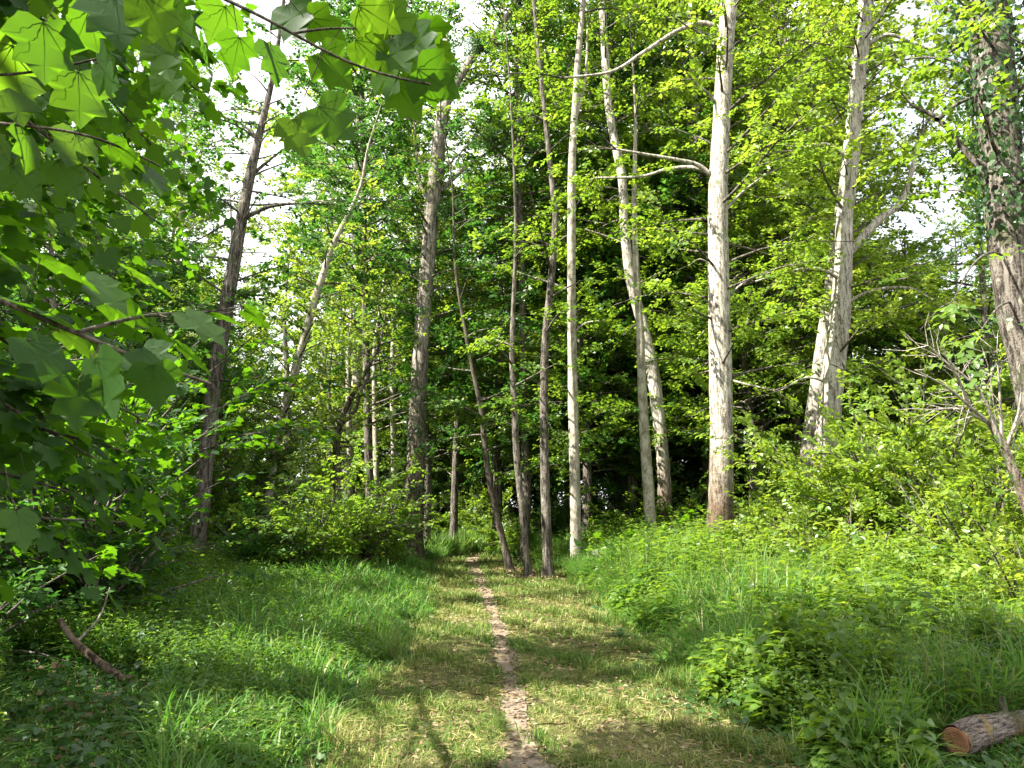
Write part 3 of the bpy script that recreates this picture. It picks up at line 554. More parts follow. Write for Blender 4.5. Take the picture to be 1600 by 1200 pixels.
for px, Y, h, rad, lm, leaf, tint, lab in SH:
    x, y = at(px, Y); big = h > 2.2
    if px in (505, 585):
        shrub('bush', lab, x, y, h, rad, lm, 30, leaf * 1.3, tint, flat=.93, el=(45, 78), L=14)
    else: shrub('bush', lab, x, y, h, rad, lm, 46 if big else 34, leaf * 1.2, tint, L=18)
x, y = at(1000, 16); shrub('maple_sapling', 'small sapling with flat pale lobed leaves lit before the half hidden pale trunk', x, y, 1.9, 1.1, L_MAPLE, 8, .15, .8, MAPLE, 7, .9, .6, cat='sapling')
for px, Y, h, lab in ((170, 8.6, 2.6, 'slim sapling with lobed leaves in front of the dark leaning tree'), (110, 9.0, 3.9, 'leafy sapling with lobed leaves in deep shade under the overhanging boughs'), (60, 10.5, 4.6, 'tall sapling with lobed leaves at the shaded edge of the view'), (60, 12.5, 5.2, 'tall slim sapling with lobed leaves behind the two smaller ones')):
    x, y = at(px, Y); shrub('maple_sapling', lab, x, y, h, 1.5, L_MAPLE, 15, .12, .45, MAPLE, 8, .88, .55, cat='sapling', el=(48, 85), gap=.3, step=.26)

# bare leaning stem with dead twigs, beside the ivy covered trunk
P, r = px_path([(1640, 900, 17), (1604, 790, 16), (1585, 740, 15), (1565, 690, 13), (1548, 662, 11)], 8.2, True); s, rr = dense(P, r); base = P[0]
root = empty('bare_shrub', base, 'bare leaning grey stem with leafless twigs beside the big ivy covered trunk', 'shrub'); m = MB(); tube(m, s, rr, 10, 0, .06); m.build('stem', B_GREY, root, base, True)
for pts in ([(1548, 662), (1515, 635), (1480, 605), (1430, 578)], [(1566, 690), (1563, 630), (1558, 550)], [(1548, 662), (1500, 640), (1455, 640)], [(1560, 680), (1530, 610), (1470, 560)], [(1572, 700), (1590, 650), (1598, 600)], [(1515, 635), (1490, 580), (1450, 540)]):
    m = MB(); q = smooth_path(np.array([W(a, b, 8.2 - .12 * k) for k, (a, b) in enumerate(pts)]), 4); tube(m, q, np.linspace(.022, .006, len(q)), 5)
    for k in range(14):
        i = rng.integers(2, len(q)); d = nrm(nrm(q[i] - q[i - 1]) + rng.normal(0, .55, 3)); e = q[i] + d * rng.uniform(.12, .5); tube(m, np.array([q[i], (q[i] + e) / 2 + rng.normal(0, .02, 3), e]), [.005, .0035, .0018], 3)
    m.build('branch', B_DEAD, root, base)

# ------------------------------------------------------------------ sycamore beside the viewer: boughs hang in from outside the frame
tb = np.array([-4.3, 1.2, float(gz(-4.3, 1.2))])
root = empty('sycamore_tree', tb, 'sycamore with large lobed leaves on boughs hanging in close to the viewer', 'tree')
P = np.array([tb - [0, 0, .1], tb + [.1, 0, 2], tb + [.05, .1, 4.5], tb + [.2, .2, 7.5], tb + [.1, .3, 11]]); s, rr = dense(P, np.array([.24, .2, .17, .12, .03])); m = MB(); tube(m, s, flare(rr, len(rr)), 14, 0, .05); m.build('trunk', B_BROWN, root, tb, True)
def on_trunk(z): j = np.clip(np.searchsorted(s[:, 2], z), 1, len(s) - 1); return s[j]
fol, near = MB(), MB(); samples = []
NEAR_BOUGHS = [([(-2.4, 1.6, 3.5), (-1.5, 1.85, 3.35)], [(300, -22, 1.95), (400, 18, 1.95), (460, 52, 1.97), (520, 92, 2.0), (600, 122, 2.05), (672, 132, 2.1)], .007, 3.2),
               ([], [(460, 52, 1.97), (520, 38, 2.05), (590, 42, 2.1), (650, 66, 2.15)], .004, None), ([(-2.6, 1.4, 2.15)], [(-40, 440, 1.5), (40, 492, 1.5), (120, 520, 1.55), (210, 560, 1.6), (330, 600, 1.7)], .008, 2.0),
               ([(-2.7, 1.5, 2.75)], [(-40, 125, 1.7), (60, 118, 1.75), (150, 92, 1.8)], .006, 2.7), ([(-2.9, 1.7, 2.8)], [(-30, 192, 2.2), (100, 200, 2.2), (170, 215, 2.25), (250, 260, 2.4)], .007, 2.6),
               ([(-2.6, 1.5, 3.05)], [(40, -40, 1.7), (110, 10, 1.7), (190, 5, 1.72), (260, 22, 1.9)], .007, 3.0), ([], [(120, 520, 1.55), (220, 490, 1.7), (310, 490, 2.0), (385, 478, 2.3)], .005, None)]
for pre, pts, rad, z in NEAR_BOUGHS:
    q = [np.array(p) for p in pre] + [W(a, b, c) for a, b, c in pts]
    if z: q = [on_trunk(z)] + q
    q = np.array(q); l_ = np.r_[0, np.cumsum(np.linalg.norm(np.diff(q, axis=0), axis=1))]; t_ = np.linspace(0, l_[-1], int(l_[-1] / .04) + 2); q = np.stack([np.interp(t_, l_, q[:, k]) for k in range(3)], 1)
    for _ in range(14): q[1:-1] = (q[:-2] + q[1:-1] * 2 + q[2:]) / 4
    b = MB(); tube(b, q, np.linspace(rad * (2.5 if z else 1), rad * .45, len(q)), 7, 0, .04); b.build('bough', B_DARK, root, tb, True); samples.append(q[len(q) // 3:])
SMP = np.vstack(samples)
NEAR = [(68, 35, 1.7, .155, 100), (122, 112, 1.9, .165, 95), (318, 66, 2.0, .105, 88), (422, 72, 2.0, .125, 72), (374, 58, 2.05, .125, 115), (498, 166, 1.78, .125, 42), (458, 186, 2.05, .12, 75), (178, -5, 1.7, .165, 72), (222, -10, 1.65, .15, 60), (268, 18, 2.1, .15, 42), (560, 8, 2.0, .15, 22), (602, 30, 2.1, .14, 30), (640, 50, 2.2, .125, 42),
        (612, 62, 2.1, .125, 62), (652, 108, 2.1, .16, 22), (590, 108, 2.2, .13, 42), (556, 62, 2.1, .15, 30), (482, 28, 2.2, .15, 22), (448, 8, 2.2, .15, 62), (620, 132, 2.2, .14, 50), (500, 82, 2.2, .15, 42), (352, 10, 2.2, .14, 125), (20, 70, 1.75, .15, 130), (10, 120, 1.9, .15, 80), (630, 85, 2.3, .12, 30), (668, 70, 2.3, .11, 20), (660, 45, 2.3, .11, 350), 
        (290, 490, 1.7, .15, 30), (330, 490, 2.3, .13, 12), (382, 484, 2.3, .12, 28), (130, 432, 1.6, .16, 30), (60, 402, 1.5, .16, 22), (40, 530, 1.4, .16, 42), (150, 560, 1.45, .16, 62), (220, 545, 1.6, .12, 40), (238, 570, 1.55, .12, 88), (120, 592, 1.45, .13, 95), (20, 470, 1.5, .16, 12), (200, 422, 1.7, .15, 22), (280, 540, 1.8, .13, 35), (160, 465, 1.7, .15, 25), (5, 400, 1.7, .15, 30), (90, 515, 1.6, .14, 30),
        (25, 800, 1.6, .11, 60), (90, 250, 2.3, .15, 60), (170, 225, 2.3, .14, 30), (230, 262, 2.4, .13, 50), (40, 210, 2.25, .15, 70), (20, 260, 2.4, .15, 50), (120, 210, 2.3, .14, 100), (150, 95, 1.85, .14, 40), (245, 60, 2.1, .14, 70), (140, 15, 1.75, .13, 120), (250, 110, 2.3, .13, 50)]
Rr = np.array([1., 0, 0]); Uu = np.array([0, -_sp, _cp]); Ff = np.array([0, _cp, _sp])
def zmap(x, y): return .10 * abs(x) ** 1.2 - .22 * y * y - .22 * x * x + .03 * math.sin(x * 19) * math.cos(y * 14)
VV, VF = [], []
for tx, ty in ((0, .96), (.41, .65), (-.41, .65), (.58, .28), (-.58, .28)):
    L_ = math.hypot(tx, ty); px_, py_ = -ty / L_, tx / L_; k0 = len(VV)
    for i in range(7):
        f = i / 6; w_ = .011 * (1 - f * .8); x_, y_ = tx * f, ty * f
        for sg in (-1, 1): VV.append((x_ + px_ * w_ * sg, y_ + py_ * w_ * sg, zmap(x_, y_) - .022))
    VF += [(k0 + 2 * i, k0 + 2 * i + 1, k0 + 2 * i + 3, k0 + 2 * i + 2) for i in range(6)]
VEIN = (np.array(VV), [np.array(VF)])
def hang(lst, tmpl, jit):
    for px, py, Y, sz, ang in lst:
        sz = sz * (.92 if py < 380 else .78)
        p = W(px, py, Y); a = R(ang); d = nrm(Rr * math.cos(a) - Uu * math.sin(a) + Ff * rng.normal(.15, .25)); v = nrm(p - [0, 0, CAM_Z])
        up_ = np.interp(py, [120, 350], [0, 1.08]); nn = v * rng.uniform(.45, 1.0) * (1 - .85 * up_) + np.array([-.15, -.1, .75 + .3 * up_]) + rng.normal(0, jit * (1 + .3 * up_), 3)
        leaves(near, p[None], d[None], nn[None], [sz * 1.02], tmpl, 0, np.clip(rng.normal(.45, .25), 0, 1))
        if tmpl is MAPLE_F: leaves(near, p[None], d[None], nn[None], [sz * 1.02], VEIN, 2, .5)
        k = np.argmin(np.linalg.norm(SMP - p, axis=1)); t = SMP[k]; dd = np.linalg.norm(t - p)
        if dd > .22: t = p - d * .07 + np.array([0, 0, .03])
        tube(near, np.array([p + d * .004, (p + t) / 2 - [0, 0, .01], t]), [.0012, .0012, .0016], 4, 1, cap=False)
hang(NEAR, MAPLE_F, .22)
EX = []
for k in range(150):
    px, py = rng.uniform(-20, 300), rng.uniform(-10, 420)
    if px > 310 - py * .15 or ((px - 300) / 60) ** 2 + ((py - 30) / 50) ** 2 < 1: continue
    EX.append((px, py, rng.uniform(2.8, 5.2), rng.uniform(.085, .125), rng.uniform(10, 80)))
for k in range(10): EX.append((rng.uniform(-20, 300), rng.uniform(560, 760), rng.uniform(2.8, 4.2), rng.uniform(.09, .12), rng.uniform(0, 80)))
hang(EX, MAPLE, .3)
for k in range(104):
    Y = rng.uniform(3.2, 8.5); py = rng.uniform(20, 860); px = rng.uniform(0, 225) if py > 430 else rng.uniform(20, 330); e = W(px, py, Y); o = on_trunk(min(10, e[2] + rng.uniform(.2, 1.2)))
    mid = (o + e) / 2 + [0, 0, rng.uniform(.2, .5)] + rng.normal(0, .2, 3); q = smooth_path([o, mid, e], 7); b = MB(); tube(b, q, np.linspace(.03, .005, len(q)), 5); 
    if k % 3 == 0: b.build('bough', B_DARK, root, tb)
    dress(fol, q, .02, start=.4, step=.26, side_len=.3, spray_len=.5, L=8, leaf=.11, tmpl=MAPLE, tint=.4, flat=.88, gap=.3)
tw = MB(); crown(fol, tw, s, rr, 4.2, 11, lambda t: 4.1 - 1.6 * t, 100, el=(0, 40), tmpl=MAPLE, leaf=.14, L=8, gap=.3, step=.3, flat=.88, spray_len=.6)
fol.merge(tw, 1); fol.build('crown', [L_MAPLE, B_DARK], root, tb); near.build('large_leaves', [L_MAPLE, B_DARK, L_VEIN], root, tb)

# trees outside the frame on the sunny side, whose shade falls across the path
for x, y, h, lab in ((-8.5, 3.5, 14, 'broad leafy tree beyond the sycamore, shading the path'), (-9.5, 9.5, 15, 'leafy tree behind the shaded saplings, shading the grass'), (-7.5, -2.5, 14, 'leafy tree behind the viewer on the sunny side'), (-12, 14, 17, 'tall leafy tree deep in the wood past the dark leaning tree')):
    b = np.array([x, y, float(gz(x, y))]); rt = empty('forest_tree', b, lab, 'tree'); P = np.array([b, b + [.2, .1, h * .4], b + [0, .3, h * .8], b + [.1, .2, h]]); ss, r_ = dense(P, np.array([.22, .18, .1, .03])); m = MB(); tube(m, ss, flare(r_, len(r_)), 12, 0, .05); m.build('trunk', B_BROWN, rt, b, True)
    f, t = MB(), MB(); crown(f, t, ss, r_, h * .2, h, lambda t: 3.8 - 2.2 * t, 40, leaf=.13, gap=.4, step=.34); f.merge(t, 1); f.build('crown', [L_FRESH, B_BROWN], rt, b)

# ------------------------------------------------------------------ the wood behind
def template(name, h, z0, rad, lm, bark, n, leaf, r0, tint=.5, label='', group='', flat=.72):
    rt = empty(name, (0, 0, 0), label, 'tree', group); P = np.array([[0, 0, -.2], [.1, .1, h * .3], [-.1, .15, h * .65], [.05, 0, h]]) + rng.normal(0, .08, (4, 3)); ss, r_ = dense(P, np.array([r0, r0 * .85, r0 * .5, .02]), .5)
    m = MB(); tube(m, ss, flare(r_, len(r_), 2), 10, 0, .05); m.build('trunk', bark, rt, None, True); f, t = MB(), MB()
    crown(f, t, ss, r_, z0, h, rad, int(n * 1.45), leaf=leaf * 1.02, filt=False, tint=tint, step=.3, flat=flat, L=28); f.merge(t, 1); f.build('crown', [lm, bark], rt); return rt
def copy_thing(o, loc, rz, sc):
    c = o.copy(); C.objects.link(c); c.location = loc; c.rotation_euler = (0, 0, rz); c.scale = sc
    for ch in o.children:
        d = ch.copy(); C.objects.link(d); d.parent = c
    return c
GW = 'trees of the wood behind the path'
TT = [template('woodland_tree', 20, 2.5, lambda t: 3.8 - 2.3 * t ** 2.2, L_FRESH, B_SLIM, 74, .135, .2, .5, 'fresh green leafy tree of the wood behind the path', GW),
      template('woodland_tree', 20, 2.0, lambda t: 3.5 - 2.2 * t ** 2.2, L_YELLOW, B_GREY, 70, .13, .2, .45, 'yellow green leafy tree of the wood behind the path', GW),
      template('woodland_tree', 20, 1.5, lambda t: 3.6 - 2.6 * t ** 1.6, L_DEEP, B_DARK, 78, .135, .2, .4, 'dark green shady tree of the wood behind the path', GW),
      template('woodland_tree', 10, .8, lambda t: 2.9 - 1.8 * t, L_FRESH, B_SLIM, 56, .125, .09, .45, 'small leafy tree of the wood behind the path', GW)]
TOPX = [-400, 0, 250, 330, 480, 520, 630, 650, 700, 770, 800, 1060, 1200, 1350, 1380, 1500, 1530, 2000]
TOPY = [0, 0, 100, 460, 460, -100, -200, 330, 300, 150, -300, -300, -150, -60, 440, 440, 250, 200]
used = [False] * 4
def bg_tree(x, y, kind, hh):
    t = TT[kind]; h0 = 10 if kind == 3 else 20; s = hh / h0; sx = s * rng.uniform(.9, 1.15) if s > .6 else s * 1.25
    loc, rz, sc = (x, y, float(gz(x, y)) if y < 40 else 0), rng.uniform(0, 6.28), (sx, sx, s)
    if not used[kind]: used[kind] = True; t.location = loc; t.rotation_euler = (0, 0, rz); t.scale = sc
    else: copy_thing(t, loc, rz, sc)
for Y, stp in ((23.5, 3.2), (27.5, 3.3), (33, 4.0), (41, 5), (50, 5.6), (62, 6.6)):
    half = .74 * Y + 4; x = -half + rng.uniform(0, 2)
    while x < half:
        yy = Y + rng.uniform(-2, 2); px = 800 + FPX * x / yy
        tt_ = -(.927 * (x + 2.2) + .375 * (yy - 27)); pp_ = abs(-.375 * (x + 2.2) + .927 * (yy - 27)); lim = 1.07 * tt_ - 1 if tt_ > -2 and pp_ < 5.6 else 99
        if not (yy < 30 and 590 < px < 830) and lim > 3:
            tr = np.interp(px, TOPX, TOPY) + rng.uniform(-20, 60); d = ray(px, tr); hmax = CAM_Z + yy * d[2] / d[1]; hh = min(hmax, lim, rng.uniform(23, 29) if yy < 38 else rng.uniform(22, 30))
            if 840 < px < 1100 and rng.random() < .72: kind = 2
            else: kind = int(rng.choice([0, 1, 2], p=[.5, .3, .2]))
            if hh < 13 or rng.random() < (.42 if yy < 30 else .2): kind = 3; hh = min(hh, rng.uniform(8, 12.5))
            if hh > 4: bg_tree(x, yy, kind, hh)
        x += stp * rng.uniform(.7, 1.3)
for px, Y, hh in ((560, 44, 11), (610, 39, 9), (655, 42, 11), (705, 37, 8), (735, 43, 12), (790, 40, 11), (690, 50, 13), (640, 52, 13), (760, 52, 14)): bg_tree((px - 800) / FPX * Y, Y, 3, hh)
SB = [shrub('understorey_bush', 'leafy bush in the shade under the wood', 0, 0, 2.8, 1.9, lm, 22, .12, .45, DIA, filt=False, group='bushes under the wood', base=(0, 0, 0)) for lm in (L_FRESH, L_DEEP)]
k = 0
for Y in (23, 27, 32, 38, 46):
    half = .72 * Y + 2; x = -half + rng.uniform(0, 1.5)
    while x < half:
        yy = Y + rng.uniform(-1.6, 1.6); px = 800 + FPX * x / yy
        if not (yy < 31 and 420 < px < 850):
            s = rng.uniform(.75, 1.5); loc, rz, sc = (x, yy, float(gz(x, yy)) if yy < 40 else 0), rng.uniform(0, 6.28), (s, s, s * rng.uniform(.85, 1.2))
            if k < 2: SB[k].location = loc; SB[k].rotation_euler = (0, 0, rz); SB[k].scale = sc
            else: copy_thing(SB[int(rng.random() < .5)], loc, rz, sc)
            k += 1
        x += rng.uniform(2.2, 4.2)

# ------------------------------------------------------------------ grass, weeds, ground cover
def blades(mb, x, y, H, wd, bend, tint, lv=(0, .4, .75, 1.)):
    n = len(x); a = rng.uniform(0, 2 * math.pi, n); d = np.stack([np.cos(a), np.sin(a), np.zeros(n)], 1); sd = np.stack([-np.sin(a), np.cos(a), np.zeros(n)], 1)
    tw = rng.normal(0, .5, n); sd = nrm(sd + d * tw[:, None]); b0 = np.stack([x, y, gz(x, y) - .01], 1); V = []
    for i, t in enumerate(lv):
        c = b0 + d * (H * bend * t * t)[:, None]; c[:, 2] += H * t * (1 - .45 * np.minimum(bend, 1.2) * t * t)
        wv = wd * (1, .9, .6, .3)[i] if i < len(lv) - 1 else 0
        V += [c - sd * np.reshape(wv * .5, (-1, 1)), c + sd * np.reshape(wv * .5, (-1, 1))] if i < len(lv) - 1 else [c]
    V = np.stack(V, 1); k = V.shape[1]; off = np.arange(n)[:, None] * k
    q = [np.array([[2 * i, 2 * i + 1, 2 * i + 3, 2 * i + 2]]) + off for i in range(len(lv) - 2)]; t3 = np.array([[k - 3, k - 2, k - 1]]) + off
    mb.add(V.reshape(-1, 3), q + [t3], 0, np.repeat(tint, k))
def scatter(n, y0, y1, fx0, fx1, dref=6., p=1.25):
    y = rng.uniform(y0, y1, n); a, b = fx0(y), fx1(y); x = a + (b - a) * rng.random(n); wmax = np.max(np.abs(fx1(np.linspace(y0, y1, 40)) - fx0(np.linspace(y0, y1, 40))))
    d = np.hypot(x, y); k = (np.abs(x) < .72 * y + 1.0) & (rng.random(n) < np.abs(b - a) / wmax) & (rng.random(n) < np.minimum(1, (dref / d) ** p)); x, y, d = x[k], y[k], d[k]
    return x, y, np.maximum(1, d / dref) ** (p * .5)
def vn(x, y, s, ph=0): return .5 + .25 * (np.sin(x * s + ph) * np.cos(y * s * .8 + 2 * ph) + np.sin(x * s * 2.3 + y * s * 1.7 + ph) * .7 + np.sin(x * s * 4.7 - y * s * 3.9) * .4)

LOG = G(1497, 1208); LOGD = nrm(np.array([.86, .50]))
def by_log(x, y, H):
    v = np.stack([x - LOG[0], y - LOG[1]], 1); al = v @ LOGD; pe = v @ np.array([-LOGD[1], LOGD[0]]); fb = G(205, 1092); be = x / y
    near = ((be > .5) & (pe < .15) & (pe > -2)) | (np.hypot(v[:, 0], v[:, 1]) < .22); near2 = (be > -.64) & (be < -.44) & (y < fb[1] + .45 - (be + .5) * 4)
    return np.where(near, H * .2, np.where(near2, np.minimum(H * .5, .1 + .02 * (fb[1] - y) * 0), H))
mb = MB(); x, y, sc = scatter(330000, 3.6, 30, xl, xr, 6.5, 1.5)
q = np.abs(x - pxc(y)) / pw(y); k = (q > 1.05) | (rng.random(len(x)) < .04 + .6 * np.clip((q - .6) * 2.5, 0, 1) + .15 * (vn(x, y, 2.7, 1) > .65)); bare = (vn(x, y, 1.3, 2) > .80) & (rng.random(len(x)) < .75); k &= ~bare; x, y, sc, q = x[k], y[k], sc[k], q[k]
e = np.minimum(x - xl(y), xr(y) - x); H = rng.uniform(.03, .085, len(x)) * (.8 + .5 * sc) * (1 + 1.1 * np.exp(-np.clip(e, 0, 9) / .12)) * (.7 + .6 * vn(x, y, 2.1)); green = np.exp(-np.clip(q - 1, 0, 9) / .9)
tuft = np.clip((vn(x, y, 4.3, 5) - .5) * 3, 0, 1.2); H = H * (.75 + .9 * tuft)
blades(mb, x, y, H, rng.uniform(.004, .010, len(x)) * sc, rng.uniform(.2, 1.5, len(x)), np.clip(.33 - .24 * green + .75 * (vn(x, y, 1.1, 1) - .5) + .5 * (vn(x, y, 3.1, 6) - .5) - .15 * tuft + rng.normal(0, .28, len(x)), 0, 1), (0, .55, 1.))
x, y, sc = scatter(20000, 3.6, 26, xl, xr, 6.5, 1.4); k = (vn(x, y, 1.4, 2.2) > .42) & (np.abs(x - pxc(y)) > pw(y) * .8); x, y, sc = x[k], y[k], sc[k]; n = len(x); a = rng.uniform(0, 6.28, n)
leaves(mb, np.stack([x, y, gz(x, y) + .03 + rng.random(n) * .025], 1), np.stack([np.cos(a), np.sin(a), rng.normal(0, .15, n)], 1), np.stack([rng.normal(0, .3, n), rng.normal(0, .3, n), np.ones(n)], 1), rng.uniform(.05, .13, n) * sc ** .5, T_diamond(.07, .01), 0, np.clip(rng.normal(.8, .2, n), 0, 1))
tag(mb.build('mown_grass', L_TURF), kind='stuff')

mb = MB()
x, y, sc = scatter(300000, 3.2, 26, lambda y: xl(y) - np.interp(y, [3, 8, 14, 26], [4.5, 6, 5.5, 4]), lambda y: xl(y) + .10); e = xl(y) - x
H = np.interp(e, [-.1, .15, .5, 1.2], [.08, .2, .34, .42]) * rng.uniform(.4, 1.4, len(x)) * (.4 + 1.1 * vn(x, y, 1.4, 3)) * np.interp(y, [3, 7, 11, 16], [.85, .75, 1.0, 1.1])
lush = np.clip(vn(x, y, .55, 1) + .25 * np.exp(-((y - 13) / 4.5) ** 2) - .12 * (e > 2.8), 0, 1); k = rng.random(len(x)) < np.clip(lush * 1.6 - .15, .12, 1); x, y, sc, H = x[k], y[k], sc[k], H[k]
blades(mb, x, y, by_log(x, y, H), rng.uniform(.008, .02, len(x)) * sc, rng.uniform(.2, 1.5, len(x)), np.clip(rng.normal(.3, .2, len(x)) + (rng.random(len(x)) < .06) * .5, 0, 1))
x, y, sc = scatter(330000, 3.6, 26, lambda y: xr(y) - .1, lambda y: xr(y) + np.interp(y, [3, 8, 14, 26], [3.5, 6, 6, 4])); e = x - xr(y)
HR = lambda e, y: np.interp(e, [-.1, .15, .6, 1.3, 2.2], [.08, .36, .7, .82, .8]) * np.interp(y, [4, 7, 10, 14], [.6, .75, 1., 1.15])
H = HR(e, y) * rng.uniform(.4, 1.3, len(x)) * (.45 + 1.0 * vn(x, y, 1.3, 5)); k = rng.random(len(x)) < np.clip(.4 + vn(x, y, .6, 4) * .9, 0, 1); x, y, sc, H = x[k], y[k], sc[k], H[k]
blades(mb, x, y, by_log(x, y, H), rng.uniform(.008, .02, len(x)) * sc, rng.uniform(.2, 1.4, len(x)), np.clip(rng.normal(.34, .2, len(x)) + (rng.random(len(x)) < .08) * .5, 0, 1))
def loose(n, cx, cy_, rx, ry, h0, h1, wd, tint):
    a = rng.random(n) * 6.28; r_ = np.sqrt(rng.random(n)); xx, yy = cx + rx * r_ * np.cos(a), cy_ + ry * r_ * np.sin(a); blades(mb, xx, yy, rng.uniform(h0, h1, n), np.full(n, wd), rng.uniform(.1, .9, n), np.clip(rng.normal(tint, .15, n), 0, 1))
loose(9000, -3.0, 27, 1.6, 3.0, .5, 1.0, .02, .45); loose(7000, -.6, 28.5, 1.9, 1.6, .5, 1.0, .02, .5); loose(2600, -2.5, 23.5, .45, 1.6, .3, .6, .016, .4); loose(3500, 1.75, 17.2, .5, 1.8, .4, .8, .015, .35)
for k in range(190):
    right = k % 3 > 0; yy = rng.uniform(3.6, 15); xx = (xr(yy) + rng.uniform(.15, 3.2)) if right else (xl(yy) - rng.uniform(.05, 2.6))
    if abs(xx) > .72 * yy + .3: continue
    if by_log(np.array([xx]), np.array([yy]), np.array([1.]))[0] < .9: continue
    n = int(rng.integers(40, 90)); h = rng.uniform(.35, .7) if right else rng.uniform(.25, .5); loose(n, xx, yy, .1, .1, h * .6, h * 1.25, rng.uniform(.007, .013) * max(1, yy / 8), rng.uniform(.2, .6))
x, y, sc = scatter(2200, 4.2, 18, lambda y: xr(y) + .1, lambda y: xr(y) + 4, 6, 1.2); e = x - xr(y); H = HR(e, y) * rng.uniform(1.1, 1.6, len(x)); k = by_log(x, y, H) > H * .9
x, y, sc, H, e = x[k], y[k], sc[k], H[k], e[k]; blades(mb, x, y, H, np.full(len(x), .004) * sc, rng.uniform(.05, .5, len(x)), np.clip(rng.normal(.85, .1, len(x)), 0, 1))
tag(mb.build('tall_grass', L_GRASS), kind='stuff')

# weeds: upright stems with pairs of oval leaves
mb = MB()
def weeds(x, y, H, leaf, tint, nl=9):
    h2 = by_log(x, y, H); kk = h2 > H * .9; x, y, H, leaf, tint = x[kk], y[kk], H[kk], leaf[kk], tint[kk]
    n = len(x); t = np.linspace(.2, 1, nl)[None] * np.ones((n, 1)); lean = rng.normal(0, .14, (n, 1, 2)); a = rng.uniform(0, 6.28, (n, 1)) + np.arange(nl) * 1.9
    P = np.zeros((n, nl, 3)); P[..., :2] = np.stack([x, y], 1)[:, None] + lean * (H[:, None] * t)[..., None]; P[..., 2] = gz(x, y)[:, None] + H[:, None] * t
    for s in (0, math.pi):
        D = np.stack([np.cos(a + s), np.sin(a + s), rng.uniform(-.5, .35, (n, nl))], -1); N = np.stack([-.4 * np.cos(a + s), -.4 * np.sin(a + s), np.ones((n, nl))], -1) + rng.normal(0, .3, (n, nl, 3))
        leaves(mb, P.reshape(-1, 3), D.reshape(-1, 3), N.reshape(-1, 3), (leaf[:, None] * (1.15 - .6 * t) * rng.uniform(.7, 1.2, (n, nl))).ravel(), OVAL, 0, np.clip(np.repeat(tint, nl) + rng.normal(0, .1, n * nl), 0, 1))
    for i in range(0): pass
    st = np.stack([x, y, gz(x, y)], 1); tp = P[:, -1]; sd = np.array([.004, 0, 0]); V = np.stack([st - sd, st + sd, tp], 1)
    mb.add(V.reshape(-1, 3), [np.arange(3 * n).reshape(n, 3)], 0, .3)
x, y, sc = scatter(42000, 4.4, 22, lambda y: xr(y) + .05, lambda y: xr(y) + np.interp(y, [3, 8, 14, 26], [3.2, 6.5, 7, 5]), 7, 1.0); k = rng.random(len(x)) < np.interp(y, [6, 9], [.55, 1]) * np.clip(.15 + 1.5 * (vn(x, y, .75, 3.3) - .15), .1, 1); x, y, sc = x[k], y[k], sc[k]; e = x - xr(y)
weeds(x, y, HR(e, y) * rng.uniform(.6, 1.3, len(x)) * (.5 + .9 * vn(x, y, 1.2, 2)), rng.uniform(.05, .12, len(x)) * (.6 + 1.2 * (vn(x, y, 1.7, 5.5) > .55)) * sc ** .4, np.clip(rng.normal(.4, .2, len(x)) + .5 * (vn(x, y, .9, 7) - .5) + .12 * np.clip(e - .8, 0, 3), 0, 1))
x, y, sc = scatter(36000, 3.4, 20, lambda y: xl(y) - np.interp(y, [3, 8, 14, 26], [4.5, 6.5, 7, 5]), lambda y: xl(y) - .25, 7, 1.0); e = xl(y) - x
weeds(x, y, np.interp(e, [.2, 1, 3, 6], [.12, .25, .4, .7]) * rng.uniform(.5, 1.3, len(x)), rng.uniform(.05, .08, len(x)) * sc ** .5, np.clip(rng.normal(.3, .18, len(x)), 0, 1), 7)
tag(mb.build('weeds', L_FRESH), kind='stuff')

mb = MB()
def cover(x, y, sc, h, leaf, tint, tm=IVY):
    h = by_log(x, y, np.broadcast_to(np.asarray(h, float), x.shape))
    n = len(x); P = np.stack([x, y, gz(x, y) + rng.random(n) * h], 1); a = rng.uniform(0, 6.28, n)
    leaves(mb, P, np.stack([np.cos(a), np.sin(a), rng.normal(0, .3, n)], 1), np.stack([rng.normal(0, .4, n), rng.normal(0, .4, n) - .15, np.ones(n)], 1), leaf * rng.uniform(.6, 1.3, n) * sc, tm, 0, np.clip(rng.normal(tint, .2, n), 0, 1))
x, y, sc = scatter(60000, 3.0, 22, lambda y: xl(y) - np.interp(y, [3, 8, 14, 26], [4.5, 7, 8, 6]), lambda y: xl(y) - .05, 6, 1.2); e = xl(y) - x
k = rng.random(len(x)) < np.clip(.25 + .5 * (e > 1.3) + .4 * (vn(x, y, .8) - .5), 0, 1); cover(x[k], y[k], sc[k], np.interp(e[k], [0, 1, 3], [.08, .2, .38]), .065, .45)
x, y, sc = scatter(26000, 4.0, 16, lambda y: xr(y) - .35, lambda y: xr(y) + 4, 6, 1.2); k = rng.random(len(x)) < .5; cover(x[k], y[k], sc[k], np.interp(x[k] - xr(y[k]), [-.4, 0, 1, 2.5], [.03, .1, .3, .5]), .06, .5)
x, y, sc = scatter(9000, 3.8, 18, xl, xr, 6, 1.2); k = (vn(x, y, 1.9, 4) > .62) & (np.abs(x - pxc(y)) > pw(y) * 1.1); cover(x[k], y[k], sc[k] * .6, .03, .045, .5)
for px, py in ((845, 1172), (838, 1160), (860, 1168), (770, 1090), (850, 1185)):      # broad plantain leaves beside the footpath
    g = G(px, py); n = 9; a = np.arange(n) * PHI; leaves(mb, np.repeat(g[None], n, 0) + [0, 0, .02], np.stack([np.cos(a), np.sin(a), np.full(n, .35)], 1), np.stack([-.3 * np.cos(a), -.3 * np.sin(a), np.ones(n)], 1), rng.uniform(.06, .1, n), OVAL, 0, .7)
